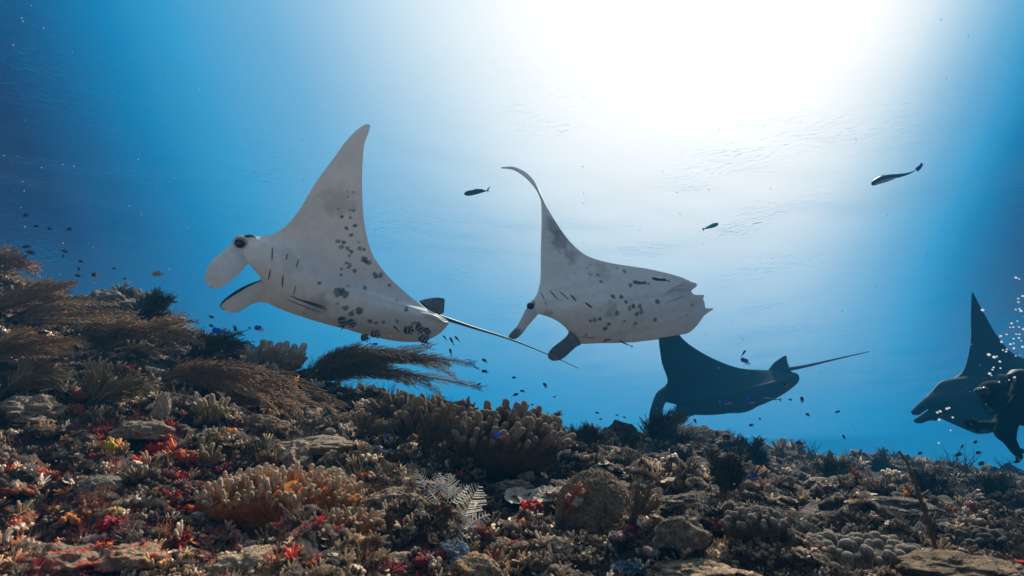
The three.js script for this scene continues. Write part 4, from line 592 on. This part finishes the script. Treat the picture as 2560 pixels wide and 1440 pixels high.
const ORD = ['leftmost', 'second from the left', 'third from the left', 'fourth from the left', 'fifth from the left', 'sixth from the left', 'seventh from the left', 'eighth from the left', 'ninth from the left', 'tenth from the left', 'eleventh from the left', 'rightmost'];
const school = (g, list, len, d0, d1, what, group) => { list.sort((a, b) => a[0] - b[0]); let k = 0; for (const [x, y, l, a] of list) { const label = what + ', ' + (k === list.length - 1 ? 'rightmost' : ORD[k]); k++; fish(g, x, y, (l ?? len) * 1.05, a ?? (rnd() < .5 ? rr(-25, 25) : 180 + rr(-25, 25)), rr(d0, d1), label, group); } };
school(damselDark, [[65, 538, 18], [91, 566, 13], [125, 573, 15], [172, 573, 17], [68, 617, 19], [160, 628, 14], [157, 641, 11, 80], [203, 654, 12], [196, 672, 14, -30], [193, 689, 17], [285, 671, 12], [311, 697, 10]], 14, 3.4, 4.2, 'tiny dark fish above the left ridge end', 'tiny dark fish above the left ridge');
fish(orangeTail, 238, 687, 24, 180, 3.5, 'small dark fish with an orange tail above the grey boulder at left');
fish(brownFish, 395, 685, 28, 180, 3.4, 'brown oval fish alone in the blue, left of the nearest manta’s head');
fish(damselDark, 78, 632, 22, 160, 3.6, 'black fish just over the topmost brown bush at the left edge');
school(damselDark, [[527, 792, 13], [529, 815, 15, 160], [587, 820, 18, -60], [623, 820, 9]], 14, 3.2, 3.7, 'tiny dark fish under the nearest manta’s head fin', 'tiny dark fish under the nearest manta’s head');
fish(blueFish, 545, 829, 34, 155, 3.2, 'vivid blue fish touching the hazy olive bush on the left ridge');
fish(damselBlue, 648, 822, 30, 165, 3.2, 'blue and orange fish just above the pale skyline leather coral');
fish(orangeTail, 423, 797, 22, 150, 3.6, 'orange-tailed fish beside the drooping greenish bush');
fish(damselDark, 417, 815, 16, 180, 3.6, 'dark fish just below the orange-tailed one by the drooping bush');
school(striped, [[856, 808, 32, 100], [941, 836, 28, 170], [914, 845, 26, 175], [1025, 826, 30, 175], [1050, 825, 28, 120], [1068, 831, 24, 110], [1061, 851, 32, 140]], 28, 3.78, 3.9, 'oval banded fish along the nearest manta’s lower edge', 'banded fish under the nearest manta');
fish(striped, 880, 811, 28, 115, 3.8, 'banded fish turned half away, right beside the leftmost banded fish under the manta');
fish(slim, 991, 822, 22, 140, 3.85, 'slim dark fish against the rear belly of the nearest manta');
fish(slim, 935, 860, 22, 2, 3.8, 'slim dark fish in the blue just below the nearest manta');
school(slim, [[1113, 845, 16, 130], [1130, 853, 22, 120], [1144, 848, 20, 135], [1127, 881, 20, 100]], 18, 3.6, 4.2, 'slim dark fish under the nearest manta’s tail base', 'slim fish under the manta tail');
school(damselDark, [[1212, 902, 16, 145], [1213, 929, 18, 170], [1286, 944, 12, 180], [1307, 978, 13, 165], [1363, 964, 15, 120], [1197, 961, 11, 30], [1288, 987, 15, 25], [1387, 992, 8], [1331, 1012, 8]], 14, 3.3, 4.4, 'tiny dark fish in the blue above the finger coral', 'tiny dark fish above the finger coral');
fish(damselBlue, 1249, 1090, 30, 178, 1.95, 'bright blue and yellow fish in front of the largest finger coral');
fish(blueFish, 966, 1092, 17, 35, 2.0, 'tiny bright blue fish left of the olive bush on its stalk');
fish(slim, 1858, 884, 22, 50, 4.2, 'dark slim fish above the back of the dark manta');
fish(damselBlue, 1864, 904, 28, 145, 4.0, 'blue and orange fish just under the dark slim one above the dark manta');
fish(damselBlue, 1817, 1006, 28, 172, 4.2, 'blue and orange fish against the belly of the dark manta, the left one');
fish(damselBlue, 1877, 1003, 26, 155, 4.2, 'blue and orange fish against the belly of the dark manta, the right one');
fish(orangeTail, 1963, 962, 16, 135, 4.2, 'tiny orange fish against the tail end of the dark manta');
school(damselDark, [[2005, 1000, 19, 110], [1975, 999, 11], [2020, 1037, 15, 150], [2093, 1030, 13, 30], [1879, 1063, 15, 180], [1738, 1053, 13, 110], [1899, 1047, 9]], 14, 4.5, 6, 'tiny dark fish below the dark manta', 'tiny dark fish below the dark manta');
school(damselDark, [[1492, 1032, 11], [1542, 1038, 8], [1560, 1043, 9], [1502, 1048, 9], [1410, 1072, 12]], 10, 4.2, 5.5, 'tiny dark fish over the low skyline bush', 'tiny dark fish over the middle skyline');
fish(damselBlue, 2000, 1111, 28, 140, 3.6, 'blue and orange fish in the blue over the right slope');
fish(damselDark, 2110, 1093, 14, 120, 4.0, 'tiny dark fish alone above the right skyline');
fish(damselBlue, 1880, 1193, 36, 172, 2.6, 'largest blue and orange fish, low over the right slope');
fish(blueFish, 1877, 1239, 24, 175, 2.3, 'blue fish close to the light brown sponge on the right slope');
fish(brownFish, 1942, 1133, 32, 182, 3.8, 'brown fish with a pale tail beside the dark rounded bush');
school(whiteTail, [[2302, 1133, 16, 180], [2400, 1136, 20, 200], [2440, 1105, 17, 180], [2448, 1132, 16, 180], [2545, 1147, 18, 150]], 16, 3.4, 4, 'small white-tailed dark fish under the diver', 'white-tailed fish under the diver');
fish(orangeTail, 2456, 1159, 26, 178, 3.2, 'dark fish with an orange tail, lowest of those under the diver');
fish(damselDark, 2405, 1117, 13, 90, 3.6, 'tiny navy fish standing upright among the white-tailed ones under the diver');
fish(brownFish, 2158, 1258, 34, 118, 2.4, 'pale pinkish fish standing on its tail over the right slope');
{ // the slender fish higher up: body, tail fin and back fin of their own
  const teal = (x, y) => [.03, .13, .17];
  function bigFish(name, label, geo, px, py, len, ang, d, yaw, parts) { const t = thing(name, label, 'fish', at(px, py, d)); t.quaternion.setFromAxisAngle(RIGHT, PITCH).multiply(new THREE.Quaternion().setFromAxisAngle(V3(0, 0, 1), ang * Math.PI / 180)).multiply(new THREE.Quaternion().setFromAxisAngle(UP, yaw)); t.scale.setScalar(len * d / FPX); if (Math.abs(ang) > 90) t.scale.y *= -1; part('body', geo, fishMat, t); for (const [n, pts, c] of parts) { const sh = new THREE.Shape(pts.map(([x, y]) => new THREE.Vector2(x, y))); part(n, new THREE.ExtrudeGeometry(sh, { depth: .012, bevelEnabled: false }).translate(0, 0, -.006), std({ color: RGB(...c), roughness: .5, side: THREE.DoubleSide }), t); } }
  bigFish('wrasse', 'dark teal fish with a peach forked tail between the two pale mantas', fishGeo(.23, .13, .04, teal, { dorsal: 0, curve: -.015 }), 1190, 480, 62, 188, 3.2, .1, [['tail_fin', [[-.44, .02], [-.53, .1], [-.62, .13], [-.51, 0], [-.55, -.05], [-.44, -.04]], [.75, .45, .3]], ['dorsal_fin', [[.2, .09], [0, .125], [-.3, .07], [-.3, .03], [0, .09]], [.02, .09, .12]]]);
  bigFish('wrasse', 'small blue-grey fish right of the middle manta’s wing, heading up right', fishGeo(.24, .13, .06, () => [.03, .26, .45], { dorsal: 0 }), 1777, 566, 46, 20, 3.4, .2, [['tail_fin', [[-.43, .02], [-.53, .07], [-.53, -.08], [-.43, -.04]], [.1, .25, .35]]]);
  bigFish('remora', 'dark slim fish on the rear belly of the middle manta, the darker of two', fishGeo(.2, .13, .12, () => [.05, .052, .05], { dorsal: 0 }), 1652, 699, 46, 170, 4.25, .1, [['dorsal_fin', [[-.05, .08], [-.2, .11], [-.33, .04], [-.1, .05]], [.04, .04, .04]]]);
  bigFish('remora', 'paler grey slim fish on the middle manta’s rear belly, left of the darker one', fishGeo(.24, .13, .12, () => [.17, .17, .17], { dorsal: 0 }), 1603, 707, 44, 172, 4.25, .1, [['dorsal_fin', [[-.05, .1], [-.2, .13], [-.33, .05], [-.1, .06]], [.15, .15, .15]]]);
  bigFish('remora', 'thin dark fish hanging by its head under the belly of the middle manta', fishGeo(.13, .1, .05, () => [.02, .08, .11], { dorsal: 0, curve: .14, bend: .05 }), 1562, 860, 34, 145, 4.4, .1, [['tail_fin', [[-.42, .17], [-.56, .25], [-.56, .09], [-.42, .12]], [.02, .08, .11]]]);
  bigFish('remora', 'thin dark fish with a forked tail hanging below the dark manta', fishGeo(.12, .1, .05, () => [.02, .05, .065], { dorsal: 0 }), 1928, 998, 44, 178, 9.6, .1, [['tail_fin', [[-.42, .02], [-.56, .13], [-.52, 0], [-.56, -.13], [-.42, -.02]], [.02, .05, .065]]]);
  // the long trevally-like hunter at upper right
  const d = 3.6, t = thing('slender_fish', 'long slender blue fish high at right, tail bent upwards', 'fish', at(2240, 440, d)), P = [[2179, 462], [2196, 451], [2216, 444], [2242, 440], [2270, 434], [2293, 424]].map(([x, y]) => at(x, y, d)), u = d / FPX;
  part('body', paint(tube(P, (q) => u * (.2 + 8.2 * Math.pow(Math.sin(Math.PI * Math.pow(q, .5)), .8) * (1 - .35 * q)), 0, 34, 12), (x, y, z) => { const q = proj(V3(x, y, z)); void q; return [.02, .15, .24]; }), fishMat, t);
  const pale = part('belly', paint(tube([[2184, 463], [2200, 456], [2222, 449], [2244, 443]].map(([x, y]) => at(x, y, d - .014)), (q) => u * 4.2 * Math.sin(Math.PI * clamp(.1 + .85 * q)), 0, 20, 10), () => [.26, .33, .4]), fishMat, t);
  part('tail_fin', lens([[2289, 420, d, 2295, 429, d, .006], [2297, 414, d, 2302, 422, d, .005], [2303, 407, d, 2308, 412, d, .003]], 10, 8).geo, std({ color: RGB(.02, .13, .26) }), t);
  part('dorsal_fin', lens([[2197, 449, d, 2214, 444, d, .005], [2203, 441, d, 2210, 440, d, .004], [2206, 437, d, 2208, 437, d, .002]], 8, 6).geo, std({ color: RGB(.02, .17, .32) }), t);
  for (const c of t.children) c.position.sub(t.position);
}

// ---------------------------------------------------------------- the diver at the right edge
{
  const d = 4.6, u = d / FPX, J = (x, y, dz = 0) => at(x, y, d + dz), t = thing('person', 'scuba diver in black wetsuit swimming left at the right edge, half out of frame', 'diver', J(2560, 1030));
  const seg = (a, b, r0, r1) => ({ a, b, r0, r1 });
  const head = J(2486, 985), neck = J(2512, 995), chest = J(2560, 1015), hip = J(2700, 1040), sh = [J(2535, 1015, -.17), J(2535, 1005, .18)], el = [J(2512, 1082, -.2), J(2500, 1068, .2)], wr = [J(2540, 1128, -.12), J(2452, 1062, .1)], hp = [J(2705, 1045, -.1), J(2705, 1042, .1)], kn = [J(2830, 1075, -.12), J(2835, 1050, .12)], an = [J(2945, 1040, -.12), J(2950, 1065, .12)];
  function field(bones, k, cell, pad) {
    const lo = V3(1e9, 1e9, 1e9), hi = V3(-1e9, -1e9, -1e9); for (const b of bones) for (const p of [b.a, b.b]) { lo.min(p.clone().subScalar(b.r0 + pad)); hi.max(p.clone().addScalar(b.r0 + pad)); }
    const size = Math.max(hi.x - lo.x, hi.y - lo.y, hi.z - lo.z), N = Math.ceil(size / cell), mc = new MarchingCubes(N, new THREE.MeshStandardMaterial(), false, false, 400000), c = lo.clone().add(hi).multiplyScalar(.5), pa = V3(), ba = V3();
    mc.isolation = 0; const pre = bones.map((b) => ({ ...b, ba: b.b.clone().sub(b.a), l2: b.a.distanceToSquared(b.b) }));
    for (let z = 0; z < N; z++) for (let y = 0; y < N; y++) for (let x = 0; x < N; x++) {
      const P = V3((x - N / 2) / (N / 2), (y - N / 2) / (N / 2), (z - N / 2) / (N / 2)).multiplyScalar(size / 2).add(c); let s = 0, best = 1e9;
      for (const b of pre) { pa.copy(P).sub(b.a); const q = clamp(pa.dot(b.ba) / b.l2), dd = pa.addScaledVector(b.ba, -q).length() - mix(b.r0, b.r1, q); s += Math.exp(-k * dd); if (dd < best) best = dd; }
      mc.field[x + y * N + z * N * N] = -(best > .25 ? best : -Math.log(s) / k);
    }
    mc.update(); const n = mc.count ?? mc.geometry.drawRange.count, g = new THREE.BufferGeometry();
    g.setAttribute('position', new THREE.BufferAttribute(mc.positionArray.slice(0, n * 3), 3)); g.setAttribute('normal', new THREE.BufferAttribute(mc.normalArray.slice(0, n * 3), 3));
    g.scale(size / 2, size / 2, size / 2); g.translate(c.x, c.y, c.z); return g;
  }
  const bones = [seg(head, head.clone().add(V3(.03, .01, 0)), .115, .105), seg(neck, head, .07, .07), seg(neck, chest, .08, .15), seg(chest, hip, .16, .13), seg(sh[0], sh[1], .1, .1)];
  for (const k of [0, 1]) bones.push(seg(sh[k], el[k], .075, .055), seg(el[k], wr[k], .052, .036), seg(hp[k], kn[k], .1, .07), seg(kn[k], an[k], .066, .042), seg(hip, hp[k], .12, .11));
  const suit = phys({ color: RGB(.009, .011, .014), roughness: .9, specularIntensity: .1 }), glove = phys({ color: RGB(.014, .014, .016), roughness: .9, specularIntensity: .1 });
  const hands = [0, 1].map((k) => { const f = wr[k].clone().sub(el[k]).normalize(), s = f.clone().cross(V3(0, 0, 1)).normalize(), n = f.clone().cross(s), o = [seg(wr[k].clone().addScaledVector(f, -.03), wr[k].clone().addScaledVector(f, .075), .03, .026)], L = [.065, .08, .085, .075];
    for (let i = 0; i < 4; i++) { const r = wr[k].clone().addScaledVector(f, .075).addScaledVector(s, (i - 1.5) * .021), m = r.clone().addScaledVector(f, L[i] * .55).addScaledVector(n, .01), e = m.clone().addScaledVector(f, L[i] * .4).addScaledVector(n, .03); o.push(seg(r, m, .0105, .0095), seg(m, e, .0095, .008)); }
    const r = wr[k].clone().addScaledVector(f, .03).addScaledVector(s, -.03), m = r.clone().addScaledVector(s, -.03).addScaledVector(f, .03); o.push(seg(r, m, .013, .011), seg(m, m.clone().addScaledVector(f, .035), .011, .009)); return field(o, 220, .005, .02); });
  part('body', mergeGeometries([field(bones, 38, .019, .06), ...hands]), suit, t);
  const tk = part('air_tank', new THREE.LatheGeometry([[0, -.33], [.07, -.325], [.092, -.29], [.092, .2], [.08, .26], [.04, .3], [.025, .33], [0, .33]].map((q) => new THREE.Vector2(q[0], q[1])), 28), phys({ color: RGB(.015, .017, .02), roughness: .6, specularIntensity: .3 }), t);
  tk.position.copy(J(2610, 955, .02)); tk.rotation.z = Math.PI / 2 - .12; part('tank_valve', new THREE.CylinderGeometry(.02, .026, .09, 14).translate(0, .36, 0), phys({ color: RGB(.2, .2, .2), metalness: .8, roughness: .35 }), tk);
  part('harness', tube([J(2538, 960, -.1), J(2535, 1000, -.2), J(2570, 1050, -.17), J(2620, 1050, -.12)], .028, .028, 24, 8), suit, t);
  const mk = part('dive_mask', new THREE.CapsuleGeometry(.045, .06, 6, 16).rotateX(Math.PI / 2), phys({ color: RGB(.01, .012, .014), roughness: .12 }), t); mk.position.copy(J(2458, 980));
  const rg = part('regulator', new THREE.CylinderGeometry(.034, .034, .05, 18).rotateZ(Math.PI / 2), phys({ color: RGB(.02, .02, .02), roughness: .4 }), t); rg.position.copy(J(2456, 1004));
  part('air_hose', tube([J(2457, 1006, -.04), J(2475, 1035, -.2), J(2520, 1010, -.24), J(2540, 960, -.1), J(2530, 945, 0)], .011, .011, 40, 8), glove, t);
  for (const k of [0, 1]) { const a = an[k], e = a.clone().add(V3(.5, -.05, 0)); part('swim_fin', tube([a, a.clone().lerp(e, .35), e], (q) => mix(.05, .1, q), 0, 16, 10).translate(-a.x, -a.y, -a.z).scale(1, .25, 1).translate(a.x, a.y, a.z), glove, t); }
  for (const c of t.children) c.position.sub(t.position);
  // air bubbles
  const bm = phys({ color: RGB(1, 1, 1), transmission: .85, thickness: 0, roughness: .7, ior: 1.33 });
  const bg = ball(1, 3, .08, 1.5, 2, 1, .85, 1);
  for (const [x, y, r] of [[870, 120, 11], [890, 128, 7], [885, 262, 7], [886, 286, 8], [915, 245, 9], [893, 332, 9], [904, 346, 11], [868, 337, 7], [840, 430, 9], [830, 458, 9], [852, 456, 8], [890, 455, 8], [765, 517, 10], [805, 505, 11], [772, 556, 12], [872, 503, 10], [893, 505, 7], [853, 535, 8], [905, 550, 8], [855, 568, 10], [832, 572, 8], [890, 530, 7], [855, 600, 12], [780, 612, 8], [808, 607, 10], [802, 622, 8], [643, 340, 11], [685, 643, 12], [722, 660, 12], [740, 655, 8], [760, 690, 12], [718, 730, 10], [710, 745, 8], [765, 735, 7], [690, 772, 12], [703, 785, 7], [755, 828, 9], [822, 815, 8], [860, 797, 9], [868, 652, 6], [895, 648, 6], [920, 470, 9], [915, 590, 9], [880, 415, 6]])
    { const dd = d - rr(.1, .5), m = single('bubble', bg, bm, 'round silvery air bubble in the stream rising from the diver at the right edge', 'bubble', 'bubbles rising from the diver', at(2220 + x * .368, 650 + y * .368, dd)); m.scale.setScalar(r * .30 * dd / FPX * rr(.55, 1.1)); m.rotation.set(rr(-.4, .4), rr(0, 6), rr(-.4, .4)); }
  for (const [x, y, r] of [[335, 1036, 9], [355, 1028, 10], [400, 1010, 10], [416, 1005, 8], [348, 1085, 9], [440, 1070, 8], [425, 1157, 6], [345, 1243, 7]])
    { const dd = d - .3, m = single('bubble', bg, bm, 'stray silvery bubble drifting before the head of the far right manta', 'bubble', 'stray bubbles before the far right manta', at(2220 + x * .368, 650 + y * .368, dd)); m.scale.setScalar(r * .31 * dd / FPX); }
}
{ // drifting specks
  const n = 420, im = new THREE.InstancedMesh(new THREE.IcosahedronGeometry(1, 0), std({ color: RGB(.85, .85, .82) }), n), m = new THREE.Matrix4(), q = new THREE.Quaternion();
  for (let k = 0; k < n; k++) { const dd = .9 + 4 * rnd(), s = rr(.6, 1.5) * dd / FPX; im.setMatrixAt(k, m.compose(at(rr(-200, 2760), rr(-100, 1300), dd), q, V3(s, s * rr(.6, 1.6), s))); }
  im.name = 'plankton'; im.castShadow = im.receiveShadow = true; tag(im, 'pale specks drifting in the water', null, null, 'stuff'); scene.add(im);
}

renderer.render(scene, camera);
